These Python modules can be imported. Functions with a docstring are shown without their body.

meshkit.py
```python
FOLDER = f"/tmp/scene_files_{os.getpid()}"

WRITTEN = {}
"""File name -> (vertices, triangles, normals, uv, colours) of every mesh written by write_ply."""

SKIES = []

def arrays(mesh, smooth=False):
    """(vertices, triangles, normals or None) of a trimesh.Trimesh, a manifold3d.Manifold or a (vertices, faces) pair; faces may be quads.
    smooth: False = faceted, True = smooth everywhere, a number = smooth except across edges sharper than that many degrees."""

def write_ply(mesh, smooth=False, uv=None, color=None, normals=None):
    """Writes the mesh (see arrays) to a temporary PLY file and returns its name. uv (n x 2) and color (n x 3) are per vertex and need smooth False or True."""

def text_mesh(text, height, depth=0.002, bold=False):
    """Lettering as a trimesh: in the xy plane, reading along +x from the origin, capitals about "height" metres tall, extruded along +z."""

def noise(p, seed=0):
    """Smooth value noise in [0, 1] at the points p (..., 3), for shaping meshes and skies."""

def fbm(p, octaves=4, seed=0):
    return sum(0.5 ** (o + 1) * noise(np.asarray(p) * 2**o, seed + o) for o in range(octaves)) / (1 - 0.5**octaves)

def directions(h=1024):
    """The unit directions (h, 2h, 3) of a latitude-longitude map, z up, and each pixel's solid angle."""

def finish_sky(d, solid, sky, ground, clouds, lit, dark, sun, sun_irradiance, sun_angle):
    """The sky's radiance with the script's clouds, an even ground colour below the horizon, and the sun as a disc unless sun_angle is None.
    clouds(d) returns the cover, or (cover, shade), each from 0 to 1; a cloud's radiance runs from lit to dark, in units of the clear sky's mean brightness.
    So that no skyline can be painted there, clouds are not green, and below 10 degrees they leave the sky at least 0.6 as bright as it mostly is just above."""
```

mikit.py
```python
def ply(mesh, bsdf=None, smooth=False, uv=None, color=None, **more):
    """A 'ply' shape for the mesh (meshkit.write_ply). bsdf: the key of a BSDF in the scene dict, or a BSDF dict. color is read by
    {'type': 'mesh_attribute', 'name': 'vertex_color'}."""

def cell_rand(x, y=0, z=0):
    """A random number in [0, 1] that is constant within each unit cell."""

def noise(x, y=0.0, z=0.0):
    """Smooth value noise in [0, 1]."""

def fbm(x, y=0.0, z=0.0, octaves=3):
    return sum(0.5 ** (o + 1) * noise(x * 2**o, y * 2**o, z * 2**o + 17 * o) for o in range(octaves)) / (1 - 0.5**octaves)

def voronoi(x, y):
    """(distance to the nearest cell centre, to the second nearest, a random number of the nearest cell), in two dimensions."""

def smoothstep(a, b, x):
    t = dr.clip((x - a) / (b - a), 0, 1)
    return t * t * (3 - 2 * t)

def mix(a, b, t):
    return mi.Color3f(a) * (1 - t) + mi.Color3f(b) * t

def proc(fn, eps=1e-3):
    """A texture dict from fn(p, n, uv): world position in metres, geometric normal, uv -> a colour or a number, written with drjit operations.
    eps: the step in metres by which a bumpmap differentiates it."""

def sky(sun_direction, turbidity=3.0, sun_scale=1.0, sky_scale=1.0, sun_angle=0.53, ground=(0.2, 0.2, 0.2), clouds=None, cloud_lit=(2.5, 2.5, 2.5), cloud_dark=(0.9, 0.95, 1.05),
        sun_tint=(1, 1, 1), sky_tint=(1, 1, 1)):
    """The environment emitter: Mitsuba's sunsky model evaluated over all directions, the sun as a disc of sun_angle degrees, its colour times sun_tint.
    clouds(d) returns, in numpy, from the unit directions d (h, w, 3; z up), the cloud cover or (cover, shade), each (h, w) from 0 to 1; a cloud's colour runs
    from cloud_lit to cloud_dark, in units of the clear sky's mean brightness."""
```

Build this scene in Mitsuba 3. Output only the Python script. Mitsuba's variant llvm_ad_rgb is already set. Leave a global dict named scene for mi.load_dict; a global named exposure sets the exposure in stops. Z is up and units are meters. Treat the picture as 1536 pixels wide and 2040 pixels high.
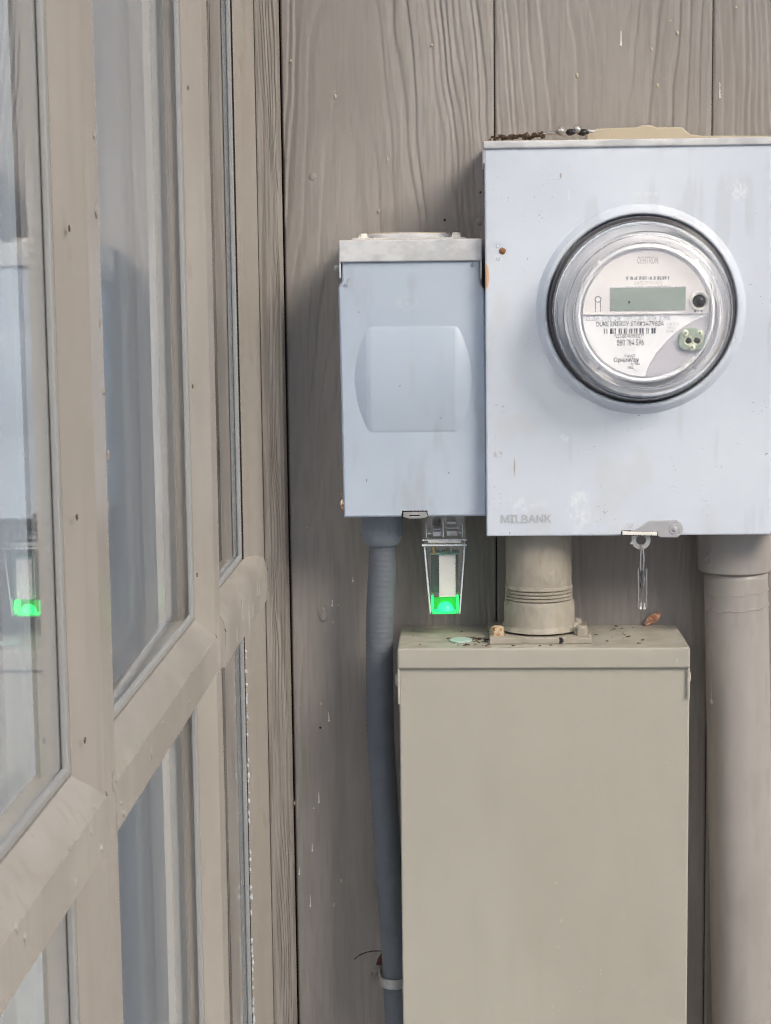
import math, random
import numpy as np
import trimesh
import shapely
from shapely.geometry import Polygon, Point, box as sbox
from shapely import affinity
import mitsuba as mi
import drjit as dr
import mikit, meshkit
from mikit import proc, noise, fbm, smoothstep, mix

T = mi.ScalarTransform4f
scene, labels = {}, {}

# ---------------------------------------------------------------- camera, sky, exposure
# The wall is the plane y = 0 and the viewer stands at negative y; z is up, metres.
CAM = [0.0, -1.89, 1.5]
FWD = [-0.04323378, 0.99148157, -0.12286226]
scene['camera'] = {
    'type': 'thinlens', 'fov': 23.4525, 'fov_axis': 'x', 'near_clip': 0.05, 'far_clip': 2000.0,
    'aperture_radius': 0.0009, 'focus_distance': 1.76,
    'to_world': T().look_at(origin=CAM, target=[c + f for c, f in zip(CAM, FWD)], up=[0.00677261, 0.12326528, 0.99235065])}
SUN = [0.85, -0.85, 0.80]
scene['sky'] = mikit.sky(SUN, turbidity=4, sun_scale=0.30, sun_angle=26, sun_tint=(0.88, 1.0, 1.22), sky_scale=0.34, clouds=lambda d: 1.0,
                         cloud_lit=(2.3, 2.5, 2.85), cloud_dark=(1.0, 1.0, 1.05))
exposure = 3.38

# ---------------------------------------------------------------- helpers
def numbered(key):
    if key not in scene and key not in labels and not any(k.startswith(key + '__') for k in scene):
        return key
    i = 1
    while f'{key}_{i:03d}' in scene or f'{key}_{i:03d}' in labels:
        i += 1
    return f'{key}_{i:03d}'

def thing(name, label, cat, group=None, kind=None):
    key = numbered(name)
    labels[key] = {'label': label, 'category': cat}
    if group: labels[key]['group'] = group
    if kind: labels[key]['kind'] = kind
    return key

def put(name, mesh, m, parent=None, smooth=False, label=None, stuff=False, tw=None, **more):
    key = numbered(parent + '__' + name if parent else name)
    if tw is not None: more['to_world'] = tw
    scene[key] = mikit.ply(mesh, m, smooth=smooth, **more)
    e = {}
    if label: e['label'] = label
    if stuff: e['kind'] = 'stuff'
    if e: labels[key] = e
    return key

def single(name, mesh, m, label, cat, smooth=False, kind=None, **more):
    key = numbered(name)
    labels[key] = {'label': label, 'category': cat}
    if kind: labels[key]['kind'] = kind
    scene[key] = mikit.ply(mesh, m, smooth=smooth, **more)
    return key

cat_ = trimesh.util.concatenate
ICO1 = trimesh.creation.icosphere(1).vertices
ICO2 = trimesh.creation.icosphere(2).vertices

def hull(pts):
    return trimesh.convex.convex_hull(np.asarray(pts, float))

def rbox(x, y, z, r=0.0015):
    """box from ranges with rounded edges"""
    r = min(r, 0.49 * min(abs(x[1] - x[0]), abs(y[1] - y[0]), abs(z[1] - z[0])))
    c = np.array([[a + s * r, b + t * r, e + q * r] for a, s in ((x[0], 1), (x[1], -1)) for b, t in ((y[0], 1), (y[1], -1)) for e, q in ((z[0], 1), (z[1], -1))])
    return hull((c[:, None] + ICO1[None] * r).reshape(-1, 3))

def plate(poly, d0, d1, r=0.0):
    """a polygon in (x, z) as a plate from d0 to d1 metres off the wall (d1 towards the viewer), front edge chamfered by r"""
    poly = poly if isinstance(poly, shapely.Geometry) else Polygon(poly)
    out = []
    for g in getattr(poly, 'geoms', [poly]):
        if g.is_empty or g.area < 1e-10: continue
        g = shapely.geometry.polygon.orient(g)
        if r > 0:
            inner = g.buffer(-r, join_style=2)
            ok = inner.geom_type == 'Polygon' and not inner.is_empty and len(inner.exterior.coords) == len(g.exterior.coords) and not g.interiors
            if ok:
                a, b = np.array(g.exterior.coords)[:-1], np.array(shapely.geometry.polygon.orient(inner).exterior.coords)[:-1]
                k = int(np.argmin(((b - a[0]) ** 2).sum(1)))
                b = np.roll(b, -k, 0)
                n = len(a)
                v = np.vstack([np.c_[a[:, 0], np.full(n, -d0), a[:, 1]], np.c_[a[:, 0], np.full(n, -d1 + r), a[:, 1]], np.c_[b[:, 0], np.full(n, -d1), b[:, 1]]])
                i = np.arange(n); j = (i + 1) % n
                f = []
                for k0 in (0, n):
                    f.append(np.c_[k0 + i, k0 + j, k0 + n + j]); f.append(np.c_[k0 + i, k0 + n + j, k0 + n + i])
                cap = trimesh.creation.triangulate_polygon(Polygon(b), engine='earcut')
                cv = np.c_[cap[0][:, 0], np.full(len(cap[0]), -d1), cap[0][:, 1]]
                cf = cap[1]
                nrm = np.cross(cv[cf[:, 1]] - cv[cf[:, 0]], cv[cf[:, 2]] - cv[cf[:, 0]])[:, 1].sum()
                cf = cf if nrm < 0 else cf[:, ::-1]
                out.append(trimesh.Trimesh(v, np.vstack(f), process=False)); out.append(trimesh.Trimesh(cv, cf, process=False))
                continue
        m = trimesh.creation.extrude_polygon(g, d1 - d0, engine='earcut')
        v = m.vertices.copy()
        m = trimesh.Trimesh(np.c_[v[:, 0], -d0 - v[:, 2], v[:, 1]], m.faces, process=False)
        out.append(m)
    return cat_(out)

def lathe(prof, sides=96, axis='y', center=(0, 0, 0)):
    """profile of (radius, height) revolved; height runs along -y (axis 'y') or +z (axis 'z')"""
    p = np.asarray(prof, float); n = len(p)
    a = np.arange(sides) * 2 * np.pi / sides
    c, s = np.cos(a), np.sin(a)
    if axis == 'y':
        v = np.stack([p[:, 0, None] * c, np.repeat(-p[:, 1, None], sides, 1), p[:, 0, None] * s], -1)
    else:
        v = np.stack([p[:, 0, None] * c, p[:, 0, None] * s, np.repeat(p[:, 1, None], sides, 1)], -1)
    i, j = np.meshgrid(np.arange(n - 1), np.arange(sides), indexing='ij')
    j2 = (j + 1) % sides
    q = np.stack([i * sides + j, i * sides + j2, (i + 1) * sides + j2, (i + 1) * sides + j], -1).reshape(-1, 4)
    if axis == 'y':
        pass
    f = np.vstack([q[:, [0, 1, 2]], q[:, [0, 2, 3]]])
    m = trimesh.Trimesh(v.reshape(-1, 3) + np.asarray(center), f, process=False)
    m.merge_vertices(); m.update_faces(m.nondegenerate_faces())
    return m

def closed(prof):
    return list(prof) + [prof[0]]

def outward(m):
    c = m.vertices.mean(0)
    if ((m.triangles_center - c) * m.face_normals).sum() < 0: m.invert()
    return m

def fixed(m):
    m.fix_normals(); return m

def sweep(path, radii, sides=20, caps=True):
    p = np.asarray(path, float)
    r = np.broadcast_to(np.asarray(radii, float), (len(p),))
    t = np.gradient(p, axis=0); t /= np.linalg.norm(t, axis=1, keepdims=True) + 1e-12
    ref = np.array([0, 1.0, 0]) if abs(t[:, 1]).max() < 0.95 else np.array([1.0, 0, 0])
    a = np.cross(t, ref); a /= np.linalg.norm(a, axis=1, keepdims=True) + 1e-12
    b = np.cross(t, a)
    w = np.arange(sides) * 2 * np.pi / sides
    v = (p[:, None] + r[:, None, None] * (np.cos(w)[None, :, None] * a[:, None] + np.sin(w)[None, :, None] * b[:, None])).reshape(-1, 3)
    i, j = np.meshgrid(np.arange(len(p) - 1), np.arange(sides), indexing='ij'); j2 = (j + 1) % sides
    q = np.stack([i * sides + j, i * sides + j2, (i + 1) * sides + j2, (i + 1) * sides + j], -1).reshape(-1, 4)
    f = [q[:, [0, 1, 2]], q[:, [0, 2, 3]]]
    if caps:
        v = np.vstack([v, p[:1], p[-1:]]); k = len(v)
        s = np.arange(sides); s2 = (s + 1) % sides; o = (len(p) - 1) * sides
        f += [np.c_[s2, s, np.full(sides, k - 2)], np.c_[o + s, o + s2, np.full(sides, k - 1)]]
    return trimesh.Trimesh(v, np.vstack(f), process=False)

def spline(pts, n=60):
    from scipy.interpolate import CubicSpline
    p = np.asarray(pts, float)
    u = np.r_[0, np.cumsum(np.linalg.norm(np.diff(p, axis=0), axis=1))]
    return CubicSpline(u, p)(np.linspace(0, u[-1], n))

def heightfield(xs, zs, h):
    """front surface y = -h(x, z) over a grid"""
    X, Z = np.meshgrid(xs, zs, indexing='ij')
    v = np.stack([X, -h, Z], -1).reshape(-1, 3)
    n, m = len(xs), len(zs)
    i, j = np.meshgrid(np.arange(n - 1), np.arange(m - 1), indexing='ij')
    a, b, c, e = i * m + j, (i + 1) * m + j, (i + 1) * m + j + 1, i * m + j + 1
    f = np.vstack([np.stack([a, b, c], -1).reshape(-1, 3), np.stack([a, c, e], -1).reshape(-1, 3)])
    return trimesh.Trimesh(v, f, process=False)

def prism_z(poly_xy, z0, z1, nz=1):
    """polygon in (x, y) run up from z0 to z1"""
    p = shapely.geometry.polygon.orient(Polygon(poly_xy))
    m = trimesh.creation.extrude_polygon(p, z1 - z0, engine='earcut')
    m.apply_translation([0, 0, z0]); return m

def prism_y(poly_xz, y0, y1):
    p = shapely.geometry.polygon.orient(Polygon(poly_xz))
    m = trimesh.creation.extrude_polygon(p, abs(y1 - y0), engine='earcut')
    v = m.vertices.copy()
    return trimesh.Trimesh(np.c_[v[:, 0], max(y0, y1) - v[:, 2], v[:, 1]], m.faces, process=False)

def blob(c, r, seed=0, squash=(1, 1, 1), rough=0.35):
    v = ICO2 * (1 + rough * (meshkit.noise(ICO2 * 1.7 + 5 * seed + 3, seed)[:, None] - 0.5) * 2)
    return trimesh.Trimesh(v * r * np.asarray(squash) + np.asarray(c), trimesh.creation.icosphere(2).faces, process=False)

def text(s, x0, x1, zbase, height, d, depth=0.00025, bold=False):
    """flat lettering on the wall side, fitted between x0 and x1, standing depth proud of the plane d"""
    m = meshkit.text_mesh(s, height, depth, bold)
    v = m.vertices.copy()
    v[:, 0] = x0 + (v[:, 0] - v[:, 0].min()) * (x1 - x0) / (v[:, 0].max() - v[:, 0].min())
    return trimesh.Trimesh(np.c_[v[:, 0], -d - v[:, 2], zbase + v[:, 1]], m.faces, process=False)

# ---------------------------------------------------------------- materials
def principled(color, rough=0.5, metallic=0.0, spec=0.5, twosided=True, **kw):
    c = color if isinstance(color, dict) else {'type': 'rgb', 'value': list(color)}
    r = rough if isinstance(rough, dict) else float(rough)
    b = {'type': 'principled', 'base_color': c, 'roughness': r, 'metallic': float(metallic), 'specular': float(spec), **kw}
    return {'type': 'twosided', 'bsdf': b} if twosided else b

def bumped(b, fn, scale=1.0, eps=4e-4):
    inner = b['bsdf'] if b['type'] == 'twosided' else b
    return {'type': 'twosided', 'bsdf': {'type': 'bumpmap', 'nested_texture': proc(fn, eps=eps), 'scale': float(scale), 'nested_bsdf': inner}}

def dot(p, x, z, rx, rz, soft=0.6):
    """1 inside an ellipse on the wall"""
    q = dr.sqrt(dr.square((p.x - x) / rx) + dr.square((p.z - z) / rz))
    return 1 - smoothstep(1 - soft, 1, q)

def siding_col(p, n, uv):
    a = fbm(p.x * 9 + 3, p.z * 4, 1.7, 4)
    g = fbm(p.x * 420, p.z * 30, 3.1, 2)
    s = fbm(p.x * 60 + 9, p.z * 5, 8.0, 3)
    c = mix((0.222, 0.203, 0.192), (0.266, 0.246, 0.234), smoothstep(0.3, 0.7, a))
    c = mix(c, (0.200, 0.181, 0.170), 0.35 * smoothstep(0.45, 0.75, g))
    c = mix(c, (0.18, 0.16, 0.146), 0.4 * smoothstep(0.58, 0.8, s))
    speck = smoothstep(0.88, 0.92, noise(p.x * 700, p.z * 700, 2.0)) * smoothstep(0.72, 0.82, noise(p.x * 90, p.z * 60, 9.0))
    return mix(c, (0.36, 0.34, 0.31), 0.25 * speck)
scene['siding_paint'] = principled(proc(siding_col), 0.62, spec=0.35)

def frame_col(p, n, uv):
    a = fbm(p.y * 14, p.z * 5, p.x * 30, 4)
    s = fbm(p.y * 150, p.z * 9, p.x * 150, 3)
    c = mix((0.246, 0.226, 0.206), (0.290, 0.268, 0.246), smoothstep(0.25, 0.75, a))
    c = mix(c, (0.25, 0.22, 0.195), 0.5 * smoothstep(0.52, 0.78, s))
    w = smoothstep(0.68, 0.76, fbm(p.y * 55, p.z * 28, p.x * 80 + 4, 3))
    return mix(c, (0.20, 0.17, 0.15), 0.4 * w * smoothstep(0.6, 0.8, noise(p.y * 17, p.z * 17, 3.0)))
def frame_bump(p, n, uv):
    return 0.0004 * fbm(p.y * 90, p.z * 60, p.x * 90, 3) + 0.00015 * noise(p.y * 700, p.z * 300, p.x * 700)
scene['frame_paint'] = bumped(principled(proc(frame_col), 0.28, spec=0.5), frame_bump)

def trim_col(p, n, uv):
    g = fbm(p.x * 520, p.z * 14, 3.1, 3)
    c = mix((0.185, 0.168, 0.155), (0.25, 0.23, 0.213), smoothstep(0.3, 0.7, g))
    return mix(c, (0.15, 0.125, 0.11), 0.5 * smoothstep(0.55, 0.75, fbm(p.x * 200, p.z * 6, 9.0, 3)))
scene['trim_paint'] = principled(proc(trim_col), 0.65, spec=0.3)

def tan_col(p, n, uv):
    a = fbm(p.x * 7, p.z * 5, p.y * 7, 4)
    c = mix((0.316, 0.299, 0.260), (0.346, 0.329, 0.288), smoothstep(0.3, 0.7, a))
    s = 0.5 * fbm(p.x * 40, p.z * 12, p.y * 40 + 4, 3) + 0.5 * fbm(p.x * 70, p.z * 3, p.y * 40, 3)
    c = mix(c, (0.265, 0.245, 0.208), 0.22 * smoothstep(0.5, 0.78, s))
    spk = smoothstep(0.93, 0.96, noise(p.x * 400, p.z * 400, 7.0)) * smoothstep(0.74, 0.82, noise(p.x * 45, p.z * 45, 2.0)) * smoothstep(0.4, 0.7, noise(p.x * 13, p.z * 13, 4.0))
    c = mix(c, (0.45, 0.58, 0.5), 0.7 * spk)
    # algae and dust lying on the upward face
    up = smoothstep(0.75, 0.95, n.z)
    moss = smoothstep(0.42, 0.68, fbm(p.x * 28, p.y * 60, 2.0, 3)) * (1 - smoothstep(-0.05, 0.03, p.x))
    dust = smoothstep(0.35, 0.7, fbm(p.x * 60, p.y * 90, 5.0, 4))
    c = mix(c, (0.24, 0.215, 0.18), 0.55 * up * dust)
    return mix(c, (0.19, 0.235, 0.15), 0.7 * up * moss)
def tan_bump(p, n, uv):
    return 0.00007 * noise(p.x * 900, p.y * 900, p.z * 900)
scene['tan_paint'] = bumped(principled(proc(tan_col), 0.38, spec=0.5), tan_bump)

def pipe_col(p, n, uv):
    a = fbm(p.x * 22, p.z * 4, p.y * 22, 4)
    c = mix((0.236, 0.218, 0.208), (0.282, 0.262, 0.251), smoothstep(0.3, 0.7, a))
    return mix(c, (0.22, 0.20, 0.19), 0.4 * smoothstep(0.55, 0.8, fbm(p.x * 90, p.z * 30, p.y * 90, 3)))
scene['pipe_paint'] = bumped(principled(proc(pipe_col), 0.40, spec=0.5), lambda p, n, uv: 0.0003 * fbm(p.x * 160, p.z * 40, p.y * 160, 3))

def riser_col(p, n, uv):
    a = fbm(p.x * 40, p.z * 30, p.y * 40, 4)
    c = mix((0.245, 0.222, 0.185), (0.300, 0.273, 0.230), smoothstep(0.3, 0.7, a))
    return mix(c, (0.24, 0.205, 0.16), 0.5 * smoothstep(0.60, 0.8, fbm(p.x * 110, p.z * 60, p.y * 110, 3)))
scene['riser_paint'] = bumped(principled(proc(riser_col), 0.5, spec=0.4), lambda p, n, uv: 0.0012 * fbm(p.x * 230, p.z * 230, p.y * 230, 3))

def scuff(p, x, z, rx, rz, f=500.0, k=1.0):
    return k * dot(p, x, z, rx, rz, 0.7) * smoothstep(0.36, 0.74, fbm(p.x * f, p.z * f * 0.7, 4.0, 4))

def meter_box_col(p, n, uv):
    a = fbm(p.x * 6, p.z * 6, 2.0, 4)
    c = mix((0.475, 0.512, 0.585), (0.525, 0.562, 0.630), smoothstep(0.3, 0.7, a))
    # vertical run marks and grime
    v = fbm(p.x * 90, p.z * 9, 6.0, 3) * smoothstep(0.35, 0.65, fbm(p.x * 9 + 4, p.z * 9, 1.0, 3))
    c = mix(c, (0.38, 0.40, 0.44), 0.35 * smoothstep(0.34, 0.56, v))
    c = mix(c, (0.42, 0.40, 0.38), 0.22 * smoothstep(0.55, 0.8, fbm(p.x * 30, p.z * 22, 12.0, 4)))
    # chalky pale wear along the lower left and under the lid
    w = scuff(p, 0.0539, 1.2864, 0.03, 0.010, 330.0, 0.7) + scuff(p, 0.1092, 1.2836, 0.016, 0.028, 260.0)
    w = w + scuff(p, 0.0465, 1.6228, 0.022, 0.003, 420.0, 1.5) + scuff(p, 0.1487, 1.6222, 0.05, 0.0015, 600.0)
    w = w + scuff(p, 0.2565, 1.5809, 0.014, 0.012, 460.0) + scuff(p, 0.0948, 1.3504, 0.006, 0.006, 700.0, 1.4)
    w = w + dot(p, 0.0986, 1.5784, 0.0006, 0.007, 0.4) + scuff(p, 0.1723, 1.5797, 0.022, 0.003, 700.0)
    c = mix(c, (0.66, 0.69, 0.73), 0.45 * dr.clip(w, 0, 1))
    # rust runs
    r = dot(p, 0.0468, 1.3228, 0.0011, 0.012, 0.8) + scuff(p, 0.0301, 1.3350, 0.009, 0.004, 500.0, 0.8)
    r = r + dot(p, 0.0911, 1.5971, 0.0012, 0.0035, 0.5) + 0.5 * scuff(p, 0.1586, 1.2639, 0.010, 0.006, 900.0)
    c = mix(c, (0.22, 0.13, 0.09), 0.6 * dr.clip(r, 0, 1))
    # bare primer patch on the left edge
    q = dot(p, 0.0204, 1.5040, 0.0034, 0.0135, 0.25)
    c = mix(c, (0.55, 0.33, 0.20), q)
    spk = smoothstep(0.93, 0.96, noise(p.x * 620, p.z * 620, 3.0)) * smoothstep(0.74, 0.80, noise(p.x * 70, p.z * 50, 5.0))
    return mix(c, (0.10, 0.085, 0.08), 0.7 * spk)
def box_bump(p, n, uv):
    return 0.00006 * noise(p.x * 700, p.y * 700, p.z * 700) + 0.0012 * fbm(p.x * 9, p.z * 9, 3.0, 2)
scene['meter_box_paint'] = bumped(principled(proc(meter_box_col), 0.36, spec=0.5), box_bump)

def lid_col(p, n, uv):
    a = fbm(p.x * 60, p.z * 90, p.y * 60, 4)
    c = mix((0.40, 0.405, 0.42), (0.52, 0.525, 0.54), smoothstep(0.3, 0.7, a))
    up = smoothstep(0.6, 0.95, n.z)
    return mix(c, (0.40, 0.30, 0.20), up * (0.5 + 0.5 * smoothstep(0.35, 0.6, a)))
scene['lid_paint'] = bumped(principled(proc(lid_col), 0.45, spec=0.4), lambda p, n, uv: 0.0003 * fbm(p.x * 120, p.z * 60, p.y * 120, 3))

def grey_box_col(p, n, uv):
    a = fbm(p.x * 7 + 8, p.z * 5, 2.0, 4)
    c = mix((0.345, 0.398, 0.482), (0.378, 0.430, 0.512), smoothstep(0.3, 0.7, a))
    w = scuff(p, -0.0544, 1.4797, 0.02, 0.009, 420.0)
    c = mix(c, (0.50, 0.53, 0.58), 0.3 * dr.clip(w, 0, 1))
    k = scuff(p, -0.1129, 1.4990, 0.006, 0.007, 420.0, 1.4) + scuff(p, 0.0082, 1.5151, 0.004, 0.004, 500.0, 1.2)
    for q in ((-0.1018, 1.4716), (-0.0625, 1.4009), (-0.0241, 1.3691), (-0.0163, 1.3160)):
        k = k + dot(p, q[0], q[1], 0.0008, 0.0009, 0.4)
    k = k + dot(p, -0.0962, 1.3092, 0.0007, 0.0024, 0.6)
    c = mix(c, (0.12, 0.13, 0.16), 0.8 * dr.clip(k, 0, 1))
    return mix(c, (0.30, 0.31, 0.33), 0.4 * smoothstep(0.55, 0.8, fbm(p.x * 60, p.z * 14, 3.0, 4)))
scene['grey_box_paint'] = bumped(principled(proc(grey_box_col), 0.34, spec=0.5), lambda p, n, uv: 0.00005 * noise(p.x * 800, p.y * 800, p.z * 800) + 0.0007 * fbm(p.x * 8, p.z * 8, 7.0, 2))

def hose_col(p, n, uv):
    a = fbm(p.x * 40, p.z * 60, p.y * 40, 3)
    return mix((0.088, 0.099, 0.119), (0.115, 0.127, 0.149), a)
scene['grey_hose'] = principled(proc(hose_col), 0.42, spec=0.45)
scene['grey_plastic'] = principled((0.15, 0.168, 0.205), 0.32, spec=0.5)
def galv_col(p, n, uv):
    a = fbm(p.x * 160, p.z * 160, p.y * 160, 3)
    return mix((0.30, 0.30, 0.30), (0.52, 0.52, 0.52), a)
scene['galvanized'] = principled(proc(galv_col), 0.42, metallic=0.7)
scene['bright_metal'] = principled((0.62, 0.62, 0.62), 0.25, metallic=1.0)
scene['worn_paint'] = principled((0.36, 0.375, 0.41), 0.45)
scene['lever_paint'] = principled((0.31, 0.31, 0.335), 0.4)
scene['brass'] = principled((0.62, 0.50, 0.28), 0.3, metallic=1.0)
def rust_col(p, n, uv):
    a = fbm(p.x * 500, p.z * 500, p.y * 500, 3)
    return mix((0.13, 0.055, 0.03), (0.30, 0.15, 0.08), a)
scene['rust'] = principled(proc(rust_col), 0.75, spec=0.2)
def rusty_cream_col(p, n, uv):
    a = fbm(p.x * 260, p.z * 260, p.y * 260, 3)
    return mix((0.42, 0.33, 0.22), (0.26, 0.14, 0.07), smoothstep(0.5, 0.65, a))
scene['rusty_cream'] = principled(proc(rusty_cream_col), 0.6)
scene['cream_paint'] = principled((0.40, 0.35, 0.27), 0.5)
scene['pale_paint'] = principled((0.62, 0.60, 0.57), 0.5)
scene['aqua_metal'] = principled((0.40, 0.52, 0.48), 0.4, metallic=0.2)
scene['black_plastic'] = principled((0.018, 0.018, 0.022), 0.28)
scene['wall_backing'] = principled((0.07, 0.06, 0.054), 0.8, spec=0.1)
scene['dark_gap'] = principled((0.022, 0.019, 0.018), 0.8, spec=0.1)
scene['gasket'] = principled((0.040, 0.036, 0.040), 0.32)
scene['white_plastic'] = principled((0.66, 0.64, 0.62), 0.4)
scene['cream_plastic'] = principled((0.75, 0.73, 0.735), 0.38)
scene['lavender_plastic'] = principled((0.50, 0.49, 0.545), 0.38)
scene['label_white'] = principled((0.80, 0.81, 0.84), 0.4)
scene['inner_grey'] = principled((0.60, 0.60, 0.635), 0.4)
scene['lcd'] = principled((0.29, 0.345, 0.33), 0.2)
scene['ink_dark'] = principled((0.035, 0.035, 0.06), 0.5)
scene['ink_grey'] = principled((0.25, 0.25, 0.29), 0.5)
scene['ink_mid'] = principled((0.20, 0.20, 0.27), 0.5)
scene['ink_pale'] = principled((0.44, 0.42, 0.42), 0.5)
scene['port_metal'] = principled((0.40, 0.47, 0.40), 0.35, metallic=0.35)
scene['port_lobe'] = principled((0.58, 0.62, 0.50), 0.35, metallic=0.2)
scene['clear'] = {'type': 'dielectric', 'int_ior': 1.49}
scene['clear_sheet'] = {'type': 'thindielectric', 'int_ior': 1.52}
scene['frosted'] = principled((0.52, 0.56, 0.60), 0.3)
scene['window_glass'] = {'type': 'thindielectric', 'int_ior': 1.52}
scene['lamp_plastic'] = principled((0.02, 0.25, 0.06), 0.4)
scene['card_dark'] = principled((0.045, 0.07, 0.06), 0.4)
scene['board_green'] = principled((0.10, 0.24, 0.19), 0.4)
scene['seal_bead'] = principled((0.225, 0.225, 0.225), 0.55)
def curtain_col(p, n, uv):
    return mix((0.70, 0.81, 0.90), (0.78, 0.88, 0.95), fbm(p.y * 40, p.z * 2, 1.0, 3))
scene['curtain_cloth'] = {'type': 'principledthin', 'base_color': proc(curtain_col), 'roughness': 0.8, 'diff_trans': 1.25, 'spec_trans': 0.0, 'eta': 1.3}
scene['leaf_red'] = principled(proc(lambda p, n, uv: mix((0.30, 0.11, 0.06), (0.55, 0.34, 0.24), smoothstep(0.35, 0.6, fbm(p.x * 260, p.z * 260, p.y * 200, 3)))), 0.6)
scene['dark_red'] = principled((0.05, 0.010, 0.007), 0.5)
scene['dirt'] = principled(proc(lambda p, n, uv: mix((0.03, 0.022, 0.018), (0.14, 0.10, 0.07), fbm(p.x * 700, p.z * 700, p.y * 700, 2))), 0.9, spec=0.1)
scene['flaky_white'] = principled((0.40, 0.42, 0.45), 0.6)
scene['patio_concrete'] = principled(proc(lambda p, n, uv: mix((0.24, 0.235, 0.23), (0.32, 0.315, 0.31), fbm(p.x * 2, p.y * 2, 0.0, 4))), 0.8, spec=0.2)
scene['soffit_paint'] = principled((0.45, 0.42, 0.38), 0.7, spec=0.2)

# ---------------------------------------------------------------- ground, porch roof, siding wall
gp = trimesh.Trimesh([[-300, -300, 0], [300, -300, 0], [300, 300, 0], [-300, 300, 0]], [[0, 1, 2], [0, 2, 3]], process=False)
scene['ground'] = mikit.ply(gp, 'patio_concrete')
labels['ground'] = {'label': 'concrete patio ground running out from the foot of the wall', 'category': 'ground', 'kind': 'structure'}
roof = thing('porch_roof', 'flat porch roof with painted soffit above the siding wall', 'roof')
put('soffit', rbox((-0.6, 3.4), (-0.62, 0.012), (2.72, 2.80), 0.004), 'soffit_paint', roof)

wall = thing('siding_wall', 'taupe painted wood grain siding wall behind the electrical boxes', 'wall')
put('sheathing', rbox((-0.33, 3.2), (0.012, 0.10), (0.0, 2.72), 0.002), 'wall_backing', wall)
rs = np.random.RandomState(7)

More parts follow.
